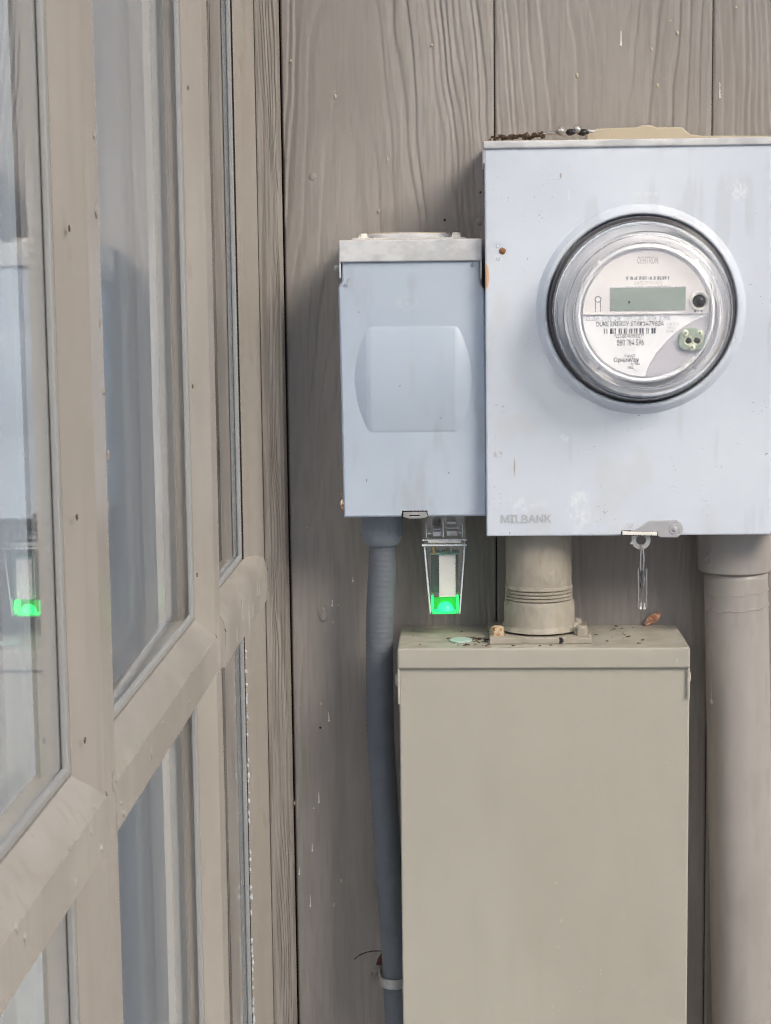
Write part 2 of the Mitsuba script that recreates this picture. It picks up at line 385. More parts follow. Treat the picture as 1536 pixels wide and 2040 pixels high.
def grain(X, Z, xc, sgn, spacing, c, seed, amp):
    """embossed wood grain: grooves along the contour lines of a cathedral pattern, in metres of depth"""
    P3 = lambda fx, fz, o: np.stack([X * fx + o, Z * fz + 1.3 * o, np.full_like(X, seed * 3.7)], -1)
    dx = X - xc
    ax = np.sqrt(dx ** 2 + 0.012 ** 2)
    warp = 2.5 * (meshkit.fbm(P3(13, 3.2, 1), 3, seed) - 0.5) * 2 + 0.7 * (meshkit.fbm(P3(60, 12, 4), 2, seed + 5) - 0.5) * 2
    dens = (1.0 / spacing) * (0.75 + 5.5 * ax)
    phi = ax * dens + sgn * c * Z + warp + np.where(dx > 0, 0.37, 0.0) * np.clip(ax / 0.03, 0, 1)
    k = np.floor(phi); f = phi - k
    rnd = lambda k, s: np.modf(np.abs(np.sin(k * 12.9898 + s * 78.233 + seed) * 43758.5453))[0]
    st = lambda q: np.where(rnd(q, 5) < 0.33, 0.12, 0.35 + 0.65 * rnd(q, 1))
    g = st(k) * np.exp(-(f / (0.10 + 0.20 * rnd(k, 2))) ** 2) + 0.85 * st(k + 1) * np.exp(-((1 - f) / (0.35 + 0.3 * rnd(k + 1, 3))) ** 2)
    mod = np.clip(1.5 * meshkit.fbm(P3(9, 4.5, 9), 2, seed + 11) - 0.05, 0.1, 1.0)
    mid = np.clip((np.abs(dx) - 0.006) / 0.022, 0.25, 1)
    fine = (meshkit.fbm(np.stack([X * 520, Z * 11, np.full_like(X, seed)], -1), 2, seed + 20) - 0.5)
    return -amp * g * mod * mid + 0.00022 * fine + 0.0007 * (meshkit.fbm(P3(30, 6, 2), 2, seed + 3) - 0.5)

def board(x0, x1, xc, sgn, spacing, c, seed, amp, fine=True, parent=wall):
    e = 0.0025
    zs = np.r_[np.linspace(0.02, 0.62, 9)[:-1], np.arange(0.62, 1.90, 0.0026 if fine else 0.05), np.linspace(1.90, 2.718, 9)]
    xs = np.r_[x0, x0 + 0.0006, np.arange(x0 + e, x1 - e, 0.00075 if fine else 0.02), x1 - 0.0006, x1]
    X, Z = np.meshgrid(xs, zs, indexing='ij')
    h = grain(X, Z, xc, sgn, spacing, c, seed, amp * (0.45 + 0.55 * np.clip((Z - 1.15) / 0.35, 0, 1))) if fine else np.zeros_like(X)
    edge = np.minimum(X - x0, x1 - X)
    h = np.where(edge < 1e-6, -0.011 if fine and x0 < -0.1 else -0.0030, h - 0.0007 * np.clip(1 - edge / 0.0016, 0, 1))
    return put('board', heightfield(xs, zs, h), 'siding_paint', parent, smooth=True)

B0, B1, B2, B3 = -0.1818, 0.0314, 0.2470, 0.4605
gap = 0.0002
board(B0, B1 - gap, -0.1116, 1, 0.0118, 11.0, 3, 0.0026)
board(B1 + gap, B2 - gap, 0.1492, -1, 0.0105, 11.0, 8, 0.0022)
board(B2 + gap, B3 - gap, 0.3358, -1, 0.0085, 6.0, 14, 0.0022)
for k in range(4):
    w = B3 - B2
    board(B3 + gap + k * w, B3 + (k + 1) * w - gap, B3, 1, 0.01, 5, 20 + k, 0.001, fine=False)

# rough sawn trim in the corner, standing 20 mm off the wall
def trim_mesh():
    x0, x1 = -0.2067, -0.1828
    xs = np.r_[x0, x0 + 0.0008, np.arange(x0 + 0.0016, x1 - 0.0016, 0.00028), x1 - 0.0008, x1]
    zs = np.r_[np.linspace(0.02, 0.62, 6)[:-1], np.arange(0.62, 1.90, 0.0030), np.linspace(1.90, 2.71, 6)]
    X, Z = np.meshgrid(xs, zs, indexing='ij')
    w = (meshkit.fbm(np.stack([X * 30, Z * 5, X * 0 + 2], -1), 3, 4) - 0.5) * 5.0
    ph = X / 0.0030 + w + 0.9 * (meshkit.fbm(np.stack([X * 90, Z * 11, X * 0 + 2], -1), 2, 6) - 0.5)
    for (kx, kz, s) in ((-0.1915, 1.325, 1), (-0.188, 1.50, -1), (-0.1945, 1.18, 1), (-0.187, 1.62, 1)):
        ph = ph + s * 2.0 * np.exp(-((X - kx) / 0.004) ** 2 - ((Z - kz) / 0.035) ** 2)
    f = ph - np.floor(ph)
    a = np.clip(2.2 * meshkit.fbm(np.stack([X * 120, Z * 7, X * 0 + 5], -1), 2, 9) - 0.3, 0.05, 1)
    right = 0.35 + 0.65 * np.clip((X - x0 - 0.005) / 0.004, 0, 1)
    h = 0.0205 - 0.0010 * right * a * (np.exp(-(f / 0.2) ** 2) + np.exp(-((1 - f) / 0.35) ** 2))
    h = h + 0.0004 * (meshkit.fbm(np.stack([X * 600, Z * 40, X * 0], -1), 2, 12) - 0.5)
    e = np.minimum(X - x0, x1 - X)
    h = np.where(e < 1e-6, 0.0, h - 0.002 * np.clip(1 - e / 0.0016, 0, 1))
    return heightfield(xs, zs, h)
put('corner_trim', trim_mesh(), 'trim_paint', wall, smooth=True, label='rough sawn narrow trim strip running up the inside corner')

# beads of pale overspray, drips, nail heads and a few holes on the siding
def drip(x, z, ln, w, d):
    parts = [blob((x, -d, z - ln), w * 1.5, int(x * 9000) % 50, (1, 0.6, 1.2), 0.2)]
    if ln > 0.002: parts.append(hull(np.vstack([ICO1 * [w * 0.5, w * 0.4, w * 0.5] + [x, -d, z], ICO1 * [w, w * 0.5, w] + [x, -d, z - ln]])))
    return cat_(parts)
drips = [(0.1564, 1.7435), (0.2541, 1.6918), (-0.1560, 0.9706), (-0.1638, 0.9153), (-0.1669, 0.8580), (-0.1386, 1.1747), (-0.1169, 1.1982), (-0.1441, 1.0554), (-0.1780, 0.8881)]
lens_ = [0.013, 0.014, 0.011, 0.008, 0.011, 0.006, 0.004, 0.008, 0.006]
put('paint_drip', cat_([drip(x, z, l, 0.0007, 0.0003) for (x, z), l in zip(drips, lens_)]), 'pale_paint', wall, smooth=True, stuff=True, label='pale paint drips run down the siding')
specks = [(0.2048, 1.7524), (0.1867, 1.7255), (0.1928, 1.6904), (0.2691, 1.7642), (0.2123, 1.7406), (-0.1276, 1.6848), (-0.1717, 1.7204), (-0.0853, 1.5712), (-0.0761, 1.6218), (-0.1324, 1.1694), (-0.1384, 1.1510), (-0.1815, 0.9587), (-0.1615, 0.9533), (-0.1337, 0.8750), (-0.1421, 0.8482), (-0.1633, 1.2507), (-0.1518, 1.0651), (0.1134, 1.7014), (-0.0308, 1.7332)]
put('paint_speck', cat_([blob((x, -0.0004, z), 0.0011, i, (1, 0.6, 1.1 + 0.5 * (i % 3)), 0.4) for i, (x, z) in enumerate(specks)]), 'cream_paint', wall, smooth=True, stuff=True, label='small cream specks of paint on the siding')
nails = [(-0.1516, 1.6060), (0.0160, 1.5599)]
put('nail_head', cat_([lathe([(0, 0.0012), (0.0030, 0.0009), (0.0040, 0.0005), (0.0044, -0.001)], 20, 'y', (x, 0.0006, z)) for x, z in nails]), 'siding_paint', wall, smooth=True, stuff=True)
holes = [(-0.0192, 1.5613), (0.0167, 1.5882), (-0.1491, 1.1658), (-0.1533, 1.0394)]
put('nail_hole', cat_([lathe([(0, 0.0006), (0.0011, 0.0005), (0.0013, -0.001)], 14, 'y', (x, 0.0003, z)) for x, z in holes]), 'dark_gap', wall, smooth=True, stuff=True)
put('filler_lump', blob((-0.1487, -0.0005, 1.1595), 0.0052, 4, (0.9, 0.35, 1.5), 0.5), 'siding_paint', wall, smooth=True)

# ---------------------------------------------------------------- window wall on the left (runs towards the viewer)
XF, XB, XG, XI = -0.2065, -0.2185, -0.2230, -0.2350
win = thing('window', 'tall taupe framed window with reflecting panes on the left', 'window')
Z0, Z1, YN = 0.42, 2.35, -1.33
RT, RM, RB, RU = 1.232, 1.2105, 1.180, 1.171   # the cross rail: glass line, arris, lower arris, back

def arc_bevel(a, b, bulge, n=5):
    """points from a to b along a slightly convex line"""
    a, b = np.array(a), np.array(b); t = np.linspace(0, 1, n)[:, None]
    nrm = np.array([b[1] - a[1], a[0] - b[0]]); nrm = nrm / (np.linalg.norm(nrm) + 1e-9)
    return (a + (b - a) * t + nrm * bulge * np.sin(np.pi * t)).tolist()

def bar(poly, z0, z1, seed, amp=0.0006, step=0.012):
    """vertical bar from a closed (x, y) outline, its faces waved a little like hand-painted wood"""
    p = np.array(shapely.geometry.polygon.orient(Polygon(poly)).exterior.coords)[:-1]
    q = []
    for i in range(len(p)):
        a, b = p[i], p[(i + 1) % len(p)]
        m = max(1, int(np.linalg.norm(b - a) / 0.006))
        q += [a + (b - a) * k / m for k in range(m)]
    q = np.array(q); zs = np.arange(z0, z1 + step / 2, step); n, k = len(q), len(zs)
    V = np.stack([np.repeat(q[None, :, 0], k, 0), np.repeat(q[None, :, 1], k, 0), np.repeat(zs[:, None], n, 1)], -1)
    c = q.mean(0)
    w = amp * ((meshkit.fbm(np.stack([V[..., 0] * 60, V[..., 1] * 60, V[..., 2] * 9 + seed], -1), 3, seed) - 0.5) * 2)
    dirn = V[..., :2] - c; dirn = dirn / (np.linalg.norm(dirn, axis=-1, keepdims=True) + 1e-9)
    V[..., :2] += dirn * w[..., None]
    i, j = np.meshgrid(np.arange(k - 1), np.arange(n), indexing='ij'); j2 = (j + 1) % n
    qd = np.stack([i * n + j, i * n + j2, (i + 1) * n + j2, (i + 1) * n + j], -1).reshape(-1, 4)
    return trimesh.Trimesh(V.reshape(-1, 3), np.vstack([qd[:, [0, 1, 2]], qd[:, [0, 2, 3]]]), process=False)

def mullion(yn, seed):
    """yn: where the near bevel leaves the glass"""
    poly = [(XI - 0.004, yn), (XB, yn)] + arc_bevel((XB + 0.0003, yn), (XF, yn + 0.031), 0.0005, 8)[1:] + arc_bevel((XF, yn + 0.0645), (XB, yn + 0.088), 0.0005, 8) + [(XI - 0.004, yn + 0.088)]
    return bar(poly, Z0, Z1, seed)
MUL = [-1.372, -0.898, -0.424]
for i, y in enumerate(MUL):
    put('mullion', mullion(y, 5 + i), 'frame_paint', win, smooth=14)
jam = [(XI - 0.004, -0.099), (XB, -0.099)] + arc_bevel((XB + 0.0003, -0.099), (-0.2060, -0.030), -0.0035, 8)[1:] + [(-0.2060, -0.001), (XI - 0.004, -0.001)]
put('jamb', bar(jam, Z0, Z1, 12, 0.0004), 'frame_paint', win, smooth=35)

def rail(y0, y1, seed, zt=RT, xf=XF + 0.0004, coved=False):
    prof = [(XI - 0.004, zt), (XB, zt)] + arc_bevel((XB, zt - 0.0003), (xf, RM), -0.0004 if not coved else -0.0048, 9)[1:] + [(xf, RB + 0.0012), (xf - 0.0012, RB), (XI - 0.004, RU)]
    p = np.array(shapely.geometry.polygon.orient(Polygon(prof)).exterior.coords)[:-1]
    q = []
    for i in range(len(p)):
        a, b = p[i], p[(i + 1) % len(p)]
        m = max(1, int(np.linalg.norm(b - a) / 0.005)); q += [a + (b - a) * k / m for k in range(m)]
    q = np.array(q); ys = np.linspace(y0, y1, max(3, int((y1 - y0) / 0.008))); n, k = len(q), len(ys)
    V = np.stack([np.repeat(q[None, :, 0], k, 0), np.repeat(ys[:, None], n, 1), np.repeat(q[None, :, 1], k, 0)], -1)
    w = 0.0006 * ((meshkit.fbm(np.stack([V[..., 0] * 60, V[..., 1] * 22, V[..., 2] * 60 + seed], -1), 3, seed) - 0.5) * 2)
    d = np.stack([V[..., 0] - q[:, 0].mean(), V[..., 2] - q[:, 1].mean()], -1); d /= np.linalg.norm(d, axis=-1, keepdims=True) + 1e-9
    V[..., 0] += d[..., 0] * w; V[..., 2] += d[..., 1] * w
    i, j = np.meshgrid(np.arange(k - 1), np.arange(n), indexing='ij'); j2 = (j + 1) % n
    qd = np.stack([i * n + j, (i + 1) * n + j, (i + 1) * n + j2, i * n + j2], -1).reshape(-1, 4)
    m = trimesh.Trimesh(V.reshape(-1, 3), np.vstack([qd[:, [0, 1, 2]], qd[:, [0, 2, 3]]]), process=False)
    cap = trimesh.creation.triangulate_polygon(Polygon(q), engine='earcut')
    caps = [trimesh.Trimesh(np.c_[cap[0][:, 0], np.full(len(cap[0]), y), cap[0][:, 1]], cap[1], process=False) for y in (y0, y1)]
    return cat_([m] + caps)
BAYS = [(MUL[0] + 0.088, MUL[1]), (MUL[1] + 0.088, MUL[2]), (MUL[2] + 0.088, -0.099)]
ends = [(MUL[0] + 0.03, MUL[1] + 0.034), (MUL[1] + 0.061, MUL[2] + 0.034), (MUL[2] + 0.061, -0.028)]
for i, ((a, b), (ea, eb)) in enumerate(zip(BAYS, ends)):
    put('rail', rail(ea, eb, 31 + i, xf=XF + (0.0004 if i < 2 else 0.0042), coved=i == 2), 'frame_paint', win, smooth=20)
    for ye in (ea, eb):
        zz_ = [(XB + 0.0008, RT - 0.002), (XB + 0.0062 + (0.0006 if i < 2 else 0.003), (RT + RM) / 2 + 0.0012), (XF + 0.0007 + (0.0042 if i == 2 else 0), RM)]
        put('joint_crack', sweep(spline([(x, ye + (0.0004 if ye == ea else -0.0004) + 0.0006 * math.sin(3 * k), z) for k, (x, z) in enumerate(zz_)], 16), 0.00035, 6), 'dirt', win, smooth=True)
    for (za, zb) in ((RT - 0.001, Z1), (Z0, RU + 0.001)):
        for nm, xg in (('pane', XG), ('inner_pane', XI))[:2 if i < 2 else 1]:
            xf = xg - (0.0065 if i == 1 else 0.0)          # the panes sit a little askew in their frames
            xg = xg + (0.0035 if i == 0 else 0.0)
            q = trimesh.Trimesh([[xg, a, za], [xf, b, za], [xf, b, zb], [xg, a, zb]], [[0, 1, 2], [0, 2, 3]], process=False)
            put(nm, q, 'window_glass', win)
        # sealing strips on the glass beside the wood
        w = 0.0065
        xs_ = XG + 0.0001
        vs = [rbox((xs_, XB - 0.0002), (b - w, b - 0.0004), (za + 0.002, zb), 0.0012), rbox((xs_, XB - 0.0002), (a + 0.0004, a + w), (za + 0.002, zb), 0.0012)]
        if za > 1: vs.append(rbox((xs_, XB - 0.0002), (a + w, b - w), (za + 0.0015, za + w), 0.0012))
        for v in vs: put('sealing_strip', v, 'seal_bead', win, smooth=35)
        # spacer bars between the two sheets of glass
        for (ya, yb, o) in ((b - 0.010, b - 0.0006, (0.0, 0.0068, 0)[i]), (a + 0.0006, a + 0.010, (-0.0033, 0, 0)[i]))[:2 if i < 2 else 0]:
            put('glass_spacer', rbox((XI + 0.0009 - o, XG - 0.0006 - o), (ya, yb), (za, zb), 0.0005), 'seal_bead', win)
put('head', rbox((XI - 0.06, XF), (YN - 0.06, -0.002), (Z1, Z1 + 0.07), 0.004), 'frame_paint', win)
put('sill', rbox((XI - 0.06, XF + 0.03), (YN - 0.06, -0.022), (Z0 - 0.05, Z0), 0.004), 'frame_paint', win)
# dark joint between glass and jamb, and the crumbling white bead that fills its lower half
put('joint', rbox((XG - 0.004, XB + 0.0012), (-0.1028, -0.0998), (RT + 0.001, Z1), 0.0004), 'dark_gap', win)
put('joint', rbox((XG - 0.004, XB + 0.0004), (-0.1028, -0.0998), (Z0, RU - 0.001), 0.0004), 'dark_gap', win)
rng = random.Random(5)
bits, z = [], RB - 0.012
while z > 0.60:
    if rng.random() < 0.62:
        bits.append(blob((XB + 0.0010 + rng.uniform(-0.0005, 0.0005), -0.1010 + rng.uniform(-0.0005, 0.0005), z), rng.uniform(0.0012, 0.0019), rng.randrange(90), (0.8, 1.0, rng.uniform(0.9, 2.4)), 0.45))
    z -= rng.uniform(0.003, 0.010)
put('caulk', cat_(bits), 'flaky_white', win, smooth=True, stuff=True, label='crumbling white caulk in the joint beside the jamb')
# lumps and drips of old paint
lump = []
for (y, z) in [(-0.8421, 1.5832), (-0.8430, 1.5416), (-0.8413, 1.4799), (-0.8373, 1.4399), (-0.8312, 1.4034), (-0.5995, 1.1820), (-0.5466, 1.1918), (-0.6205, 1.1944), (-0.3813, 1.1794), (-0.3591, 1.1962), (-0.3244, 1.1849), (-0.7148, 1.1971), (-0.6688, 1.2061), (-0.8223, 1.1942), (-0.8851, 1.1861), (-1.0541, 1.1950), (-1.0815, 1.2097), (-0.9527, 1.1882), (-0.8433, 1.2123), (-1.0665, 1.1995), (-0.8154, 1.1861), (-0.9107, 1.2026)]:
    lump.append(blob((XF + 0.0004, y, z), rng.uniform(0.0010, 0.0018), rng.randrange(90), (0.7, 1.1, rng.uniform(1, 3.4)), 0.5))
for (y0_, y1_, n_) in ((-1.12, -0.885, 46), (-0.80, -0.40, 40)):
    for k in range(n_):
        if rng.random() < 0.75:
            lump.append(blob((XF + 0.0001, y0_ + (y1_ - y0_) * (k + rng.random()) / n_, RM + rng.uniform(-0.0012, 0.0008)), rng.uniform(0.0005, 0.0011), rng.randrange(90), (0.9, rng.uniform(1.5, 6), 0.9), 0.4))
put('paint_lump', cat_(lump), 'frame_paint', win, smooth=True, stuff=True)
drp = []
for (y, z, l) in [q + (l,) for q, l in zip([(-0.2430, 1.2077), (-0.1952, 1.1921), (-0.1582, 1.1926), (-0.2863, 1.1930), (-0.1217, 1.2058), (-0.1043, 1.2044)], (0.018, 0.022, 0.012, 0.014, 0.014, 0.012))]:
    drp.append(hull(np.vstack([ICO1 * 0.0006 + [XF + 0.0042, y, z + l * 0.5], ICO1 * 0.0014 + [XF + 0.0042, y, z - l * 0.5]])))
put('paint_run', cat_(drp), 'frame_paint', win, smooth=True, stuff=True)
nh = [blob((XB + 0.007, y, z), 0.0012, i, (0.5, 1, 1.5), 0.3) for i, (y, z) in enumerate([(-0.8905, 1.5306), (-0.8792, 1.6109), (-0.8953, 1.3751), (-0.8934, 1.2503), (-0.4532, 1.4212), (-0.4381, 1.6502), (-0.4540, 1.2733)])]
put('nail_hole', cat_(nh), 'dirt', win, smooth=True, stuff=True)

side = thing('side_wall', 'painted wall above and below the window on the left', 'wall')
put('upper_wall', rbox((-0.34, XF - 0.004), (-2.6, -0.002), (Z1 + 0.071, 2.719), 0.003), 'siding_paint', side)
put('lower_wall', rbox((-0.34, XF - 0.004), (-2.6, -0.022), (0.001, Z0 - 0.051), 0.003), 'siding_paint', side)
put('near_wall', rbox((-0.34, XF - 0.004), (-2.6, YN - 0.061), (Z0 - 0.05, Z1 + 0.07), 0.003), 'siding_paint', side)
ys = np.linspace(-1.6, 0.01, 300)
cx = -0.30 + 0.010 * np.sin(ys * 62) + 0.006 * np.sin(ys * 23 + 1)
cv = np.vstack([np.c_[cx, ys, np.full(300, Z0 - 0.05)], np.c_[cx, ys, np.full(300, Z1 + 0.07)]])
i = np.arange(299)
single('curtain', trimesh.Trimesh(cv, np.vstack([np.c_[i, i + 1, i + 301], np.c_[i, i + 301, i + 300]]), process=False), 'curtain_cloth', 'pale blue grey curtain hanging behind the window panes', 'curtain', smooth=True)

# ---------------------------------------------------------------- meter socket box with its lid, ring, latch and lettering
DB = 0.115
mb = thing('meter_socket_box', 'large pale blue grey metal box carrying the round electric meter', 'meter box')
lx, rx = 0.0198, 0.3139
ztop, zbot = 1.6234, 1.2556
put('body', rbox((lx + 0.0035, rx - 0.0035), (-DB + 0.012, 0.0), (zbot + 0.003, ztop + 0.004), 0.002), 'meter_box_paint', mb, smooth=40)
mcx, mcz = (0.1665, 1.4712)
cover = Polygon([(lx, zbot), (rx, zbot), (rx, ztop), (lx, ztop)])
RO, RI = 0.0985, 0.0890
def cover_mesh():
    front = cover.buffer(-0.0016, join_style=2).difference(Point(mcx, mcz).buffer(RO - 0.0005, 96))
    cap = trimesh.creation.triangulate_polygon(front, engine='earcut')
    cvx = np.c_[cap[0][:, 0], np.full(len(cap[0]), -DB), cap[0][:, 1]]
    a = np.array(shapely.geometry.polygon.orient(cover).exterior.coords)[:-1]; b = np.array([(lx + 0.0016, zbot + 0.0016), (rx - 0.0016, zbot + 0.0016), (rx - 0.0016, ztop - 0.0016), (lx + 0.0016, ztop - 0.0016)])
    rings = [np.c_[a[:, 0], np.full(4, -DB + 0.020), a[:, 1]], np.c_[a[:, 0], np.full(4, -DB + 0.0016), a[:, 1]], np.c_[a[:, 0] * .7 + b[:, 0] * .3, np.full(4, -DB + 0.0005), a[:, 1] * .7 + b[:, 1] * .3], np.c_[b[:, 0], np.full(4, -DB), b[:, 1]]]
    v = np.vstack(rings); f = []
    for k in range(3):
        i = np.arange(4); j = (i + 1) % 4
        f += [np.c_[4 * k + i, 4 * k + j, 4 * k + 4 + j], np.c_[4 * k + i, 4 * k + 4 + j, 4 * k + 4 + i]]
    return cat_([trimesh.Trimesh(cvx, cap[1], process=False), trimesh.Trimesh(v, np.vstack(f), process=False)])
put('cover', cover_mesh(), 'meter_box_paint', mb, smooth=30)
put('socket_ring', lathe([(RO + 0.001, -0.0003), (RO, 0.0002), (RO - 0.0015, 0.0022), (RO - 0.0040, 0.0060), (RO - 0.0055, 0.0072), (RI + 0.0020, 0.0080), (RI + 0.0004, 0.0074), (RI - 0.0006, 0.0050), (RI - 0.0006, -0.01)], 128, 'y', (mcx, -DB, mcz)), 'meter_box_paint', mb, smooth=50)
put('lid', cat_([rbox((0.0183, rx + 0.002), (-DB - 0.003, 0.0), (ztop - 0.0005, 1.6301), 0.0016),
                 rbox((0.0183, 0.0183 + 0.0016), (-DB - 0.001, -0.02), (ztop - 0.014, ztop), 0.0006)]), 'lid_paint', mb, smooth=40, label='rain lid along the top with rusty upper edge')
tabp = [(0.1217, 1.6343), (0.1217, 1.6416), (0.1306, 1.6478), (0.1711, 1.6487), (0.1760, 1.6505), (0.1849, 1.6504), (0.1899, 1.6484), (0.2155, 1.6480), (0.2234, 1.6410), (0.2363, 1.6394), (0.3346, 1.6379), (0.3347, 1.6311)]
put('mounting_tab', plate(tabp, 0.004, 0.016, 0.001), 'cream_paint', mb, label='cream mounting flange showing above the lid')
put('lettering', text('MILBANK', 0.0336, 0.0818, 1.2689, 0.0074, DB - 0.0001, 0.0009, True), 'worn_paint', mb, label='embossed maker name in capitals at the lower left corner')
sx, sz = (0.0362, 1.5278)
put('rusty_screw', lathe([(0, 0.0012), (0.0022, 0.0011), (0.0032, 0.0004), (0.0034, -0.001)], 24, 'y', (sx, -DB, sz)), 'rust', mb, smooth=50)
for (x, z) in [(0.0324, 1.5330), (0.0324, 1.5208)]:
    put('dimple', lathe([(0, 0.0004), (0.0011, 0.0005), (0.0016, 0.0009), (0.0020, 0.0005), (0.0022, -0.001)], 20, 'y', (x, -DB, z)), 'meter_box_paint', mb, smooth=60)
lev = [(0.1574, 1.2594), (0.1641, 1.2623), (0.1756, 1.2700), (0.2018, 1.2703), (0.2061, 1.2674), (0.2076, 1.2620), (0.2057, 1.2567), (0.2019, 1.2538), (0.1862, 1.2539), (0.1833, 1.2559), (0.1828, 1.2593)]
lk = put('latch', plate(lev, DB + 0.0005, DB + 0.0035, 0.0007), 'lever_paint', mb, label='flat grey locking lever at the lower edge')
cx_, cz_ = (0.1994, 1.2622)
put('rivet', lathe([(0, 0.0016), (0.0018, 0.0013), (0.0029, 0.0004), (0.0031, -0.0008)], 24, 'y', (cx_, -DB - 0.0036, cz_)), 'lever_paint', lk, smooth=60)
put('washer', lathe([(0.0036, 0.0001), (0.0045, 0.0005), (0.0052, 0.0001), (0.0054, -0.0006)], 32, 'y', (cx_, -DB - 0.0036, cz_)), 'lever_paint', lk, smooth=60)
put('slot_tongue', plate([(0.1496, 1.2607), (0.1601, 1.2597), (0.1826, 1.2595), (0.1826, 1.2561), (0.1496, 1.2568)], DB + 0.0036, DB + 0.0052, 0.0004), 'pale_paint', lk)
put('slot', plate([(0.1489, 1.2608), (0.1838, 1.2601), (0.1839, 1.2548), (0.1489, 1.2555)], DB + 0.0002, DB + 0.0004), 'dark_gap', lk)
hx, hz = (0.1681, 1.2508)
ringp = Point(hx, hz).buffer(0.0090, 40).union(sbox(hx - 0.0090, hz, hx + 0.0086, hz + 0.008)).difference(Point(hx, hz).buffer(0.0047, 32))
hs = put('hasp_ring', plate(ringp, 0.1105, 0.1130), 'galvanized', mb, label='small metal sealing eye hanging under the box')
put('stud', blob((hx - 0.0092, -0.112, hz - 0.003), 0.0013, 3, (1.3, 1, 1), 0.1), 'galvanized', hs, smooth=True)
put('edge_glint', plate([(0.0195, 1.5068), (0.0205, 1.5068), (0.0204, 1.4998), (0.0195, 1.4998)], DB - 0.02, DB - 0.018), 'rust', mb) if False else None

# clump of clear sealant with debris on the lid
cl = thing('sealant_clump', 'shiny dark and silvery clump of debris lying on the lid of the large box', 'debris')
for i, (q, r, sq, m) in enumerate(zip([(0.0945, 1.6440), (0.0847, 1.6423), (0.1043, 1.6434), (0.1107, 1.6462), (0.1166, 1.6437), (0.1225, 1.6451)], (0.0048, 0.0025, 0.0038, 0.0036, 0.0040, 0.0026),
        ((1, 1, 1), (3.2, 0.8, 0.5), (1.3, 1, 0.9), (1, 1, 1.1), (1.5, 1, 0.8), (2.6, 0.8, 0.7)), ('galvanized', 'bright_metal', 'black_plastic', 'galvanized', 'black_plastic', 'galvanized'))):
    put('lump', blob((q[0], -0.055 + 0.004 * i, q[1] - 0.001), r, 20 + i, sq, 0.25), m, cl, smooth=True)
dl = []
for i in range(90):
    u = rng.random() ** 1.4
    dl.append(blob((0.0767 - 0.052 * u, -rng.uniform(0.05, 0.1), 1.6328 + 0.0032 + rng.uniform(0, 0.004) * (1 - u)), rng.uniform(0.0008, 0.0018), i, (1.3, 1, 0.8), 0.5))
single('leaf_litter', cat_(dl), 'dirt', 'strip of brown crumbled litter along the top of the large box', 'litter', smooth=True, kind='stuff')

# ---------------------------------------------------------------- the round electric meter
TW = T().translate([mcx, -DB - 0.0045, mcz]).rotate([1, 0, 0], 4.2)
em = thing('electric_meter', 'round glass covered electric meter with small blank display', 'electric meter')
def mput(name, mesh, m, parent=em, smooth=False, **k):
    return put(name, mesh, m, parent, smooth, tw=TW, **k)
mput('base_ring', lathe([(0.070, 0.0), (0.0870, 0.0), (0.0875, 0.0035), (0.0870, 0.0070), (0.0858, 0.0088), (0.0842, 0.0092), (0.070, 0.0092)], 128), 'gasket', smooth=50)
mput('housing', lathe([(0.0840, 0.0093), (0.0840, 0.0096), (0.0800, 0.0099), (0.0795, 0.0120), (0.0735, 0.0126), (0.0715, 0.0300), (0.0660, 0.0335), (0.0640, 0.0330), (0.0620, 0.0400), (0.0, 0.0400)], 128), 'inner_grey', smooth=40)
g = 0.0022
outer = [(0.0838, 0.0098), (0.0842, 0.0165), (0.0822, 0.0195), (0.0785, 0.0400), (0.0765, 0.0480), (0.0752, 0.0535), (0.0735, 0.0570), (0.0715, 0.0588), (0.0690, 0.0592), (0.0672, 0.0582), (0.0660, 0.0560), (0.0648, 0.0550), (0.0625, 0.0556), (0.030, 0.0562), (0.0, 0.0562)]
inner = [(0.0, 0.0542), (0.030, 0.0542), (0.0640, 0.0528), (0.0670, 0.0545), (0.0685, 0.0562), (0.0705, 0.0560), (0.0722, 0.0545), (0.0738, 0.0510), (0.0758, 0.0400), (0.0798, 0.0190), (0.0815, 0.0098)]
mput('cover_glass', fixed(lathe(closed(outer + inner), 160)), 'clear', smooth=35, label='clear dome cover with stepped front rim')
mput('inner_ring', fixed(lathe(closed([(0.0592, 0.0405), (0.0596, 0.0425), (0.0612, 0.0440), (0.0628, 0.0428), (0.0634, 0.0400)]), 128)), 'label_white', smooth=50)
for r0 in (0.0642, 0.0708):
    mput('shadow_gap', fixed(lathe(closed([(r0, 0.0345 if r0 < 0.07 else 0.0318), (r0 + 0.0004, 0.0350 if r0 < 0.07 else 0.0323), (r0 + 0.0008, 0.0345 if r0 < 0.07 else 0.0318)]), 128)), 'ink_grey', smooth=50)
for a in (48, 132, 228, 312):
    c, s = math.cos(math.radians(a)), math.sin(math.radians(a))
    v = rbox((0.0628, 0.0672), (-0.0012, 0.0012), (0.0561, 0.0585), 0.0004).vertices
    fc = rbox((0.0628, 0.0672), (-0.0012, 0.0012), (0.0561, 0.0585), 0.0004).faces
    w = np.c_[v[:, 0] * c - v[:, 1] * s, -v[:, 2], v[:, 0] * s + v[:, 1] * c]
    mput('cover_rib', fixed(trimesh.Trimesh(w, fc, process=False)), 'label_white' if a < 180 else 'ink_grey', smooth=30)
RF = 0.0574
disc = Point(0, 0).buffer(RF, 96)
mput('face_plate', plate(disc, 0.0401, 0.0425, 0), 'lavender_plastic')
upper = disc.intersection(sbox(-0.07, (0.00000, 0.00023)[1] + 0.0002, 0.07, 0.07)).difference(sbox(0.0572, -0.07, 0.07, 0.07))
up_ = mput('upper_plate', plate(upper, 0.0425, 0.0440, 0), 'cream_plastic', label='cream upper face plate around the display')
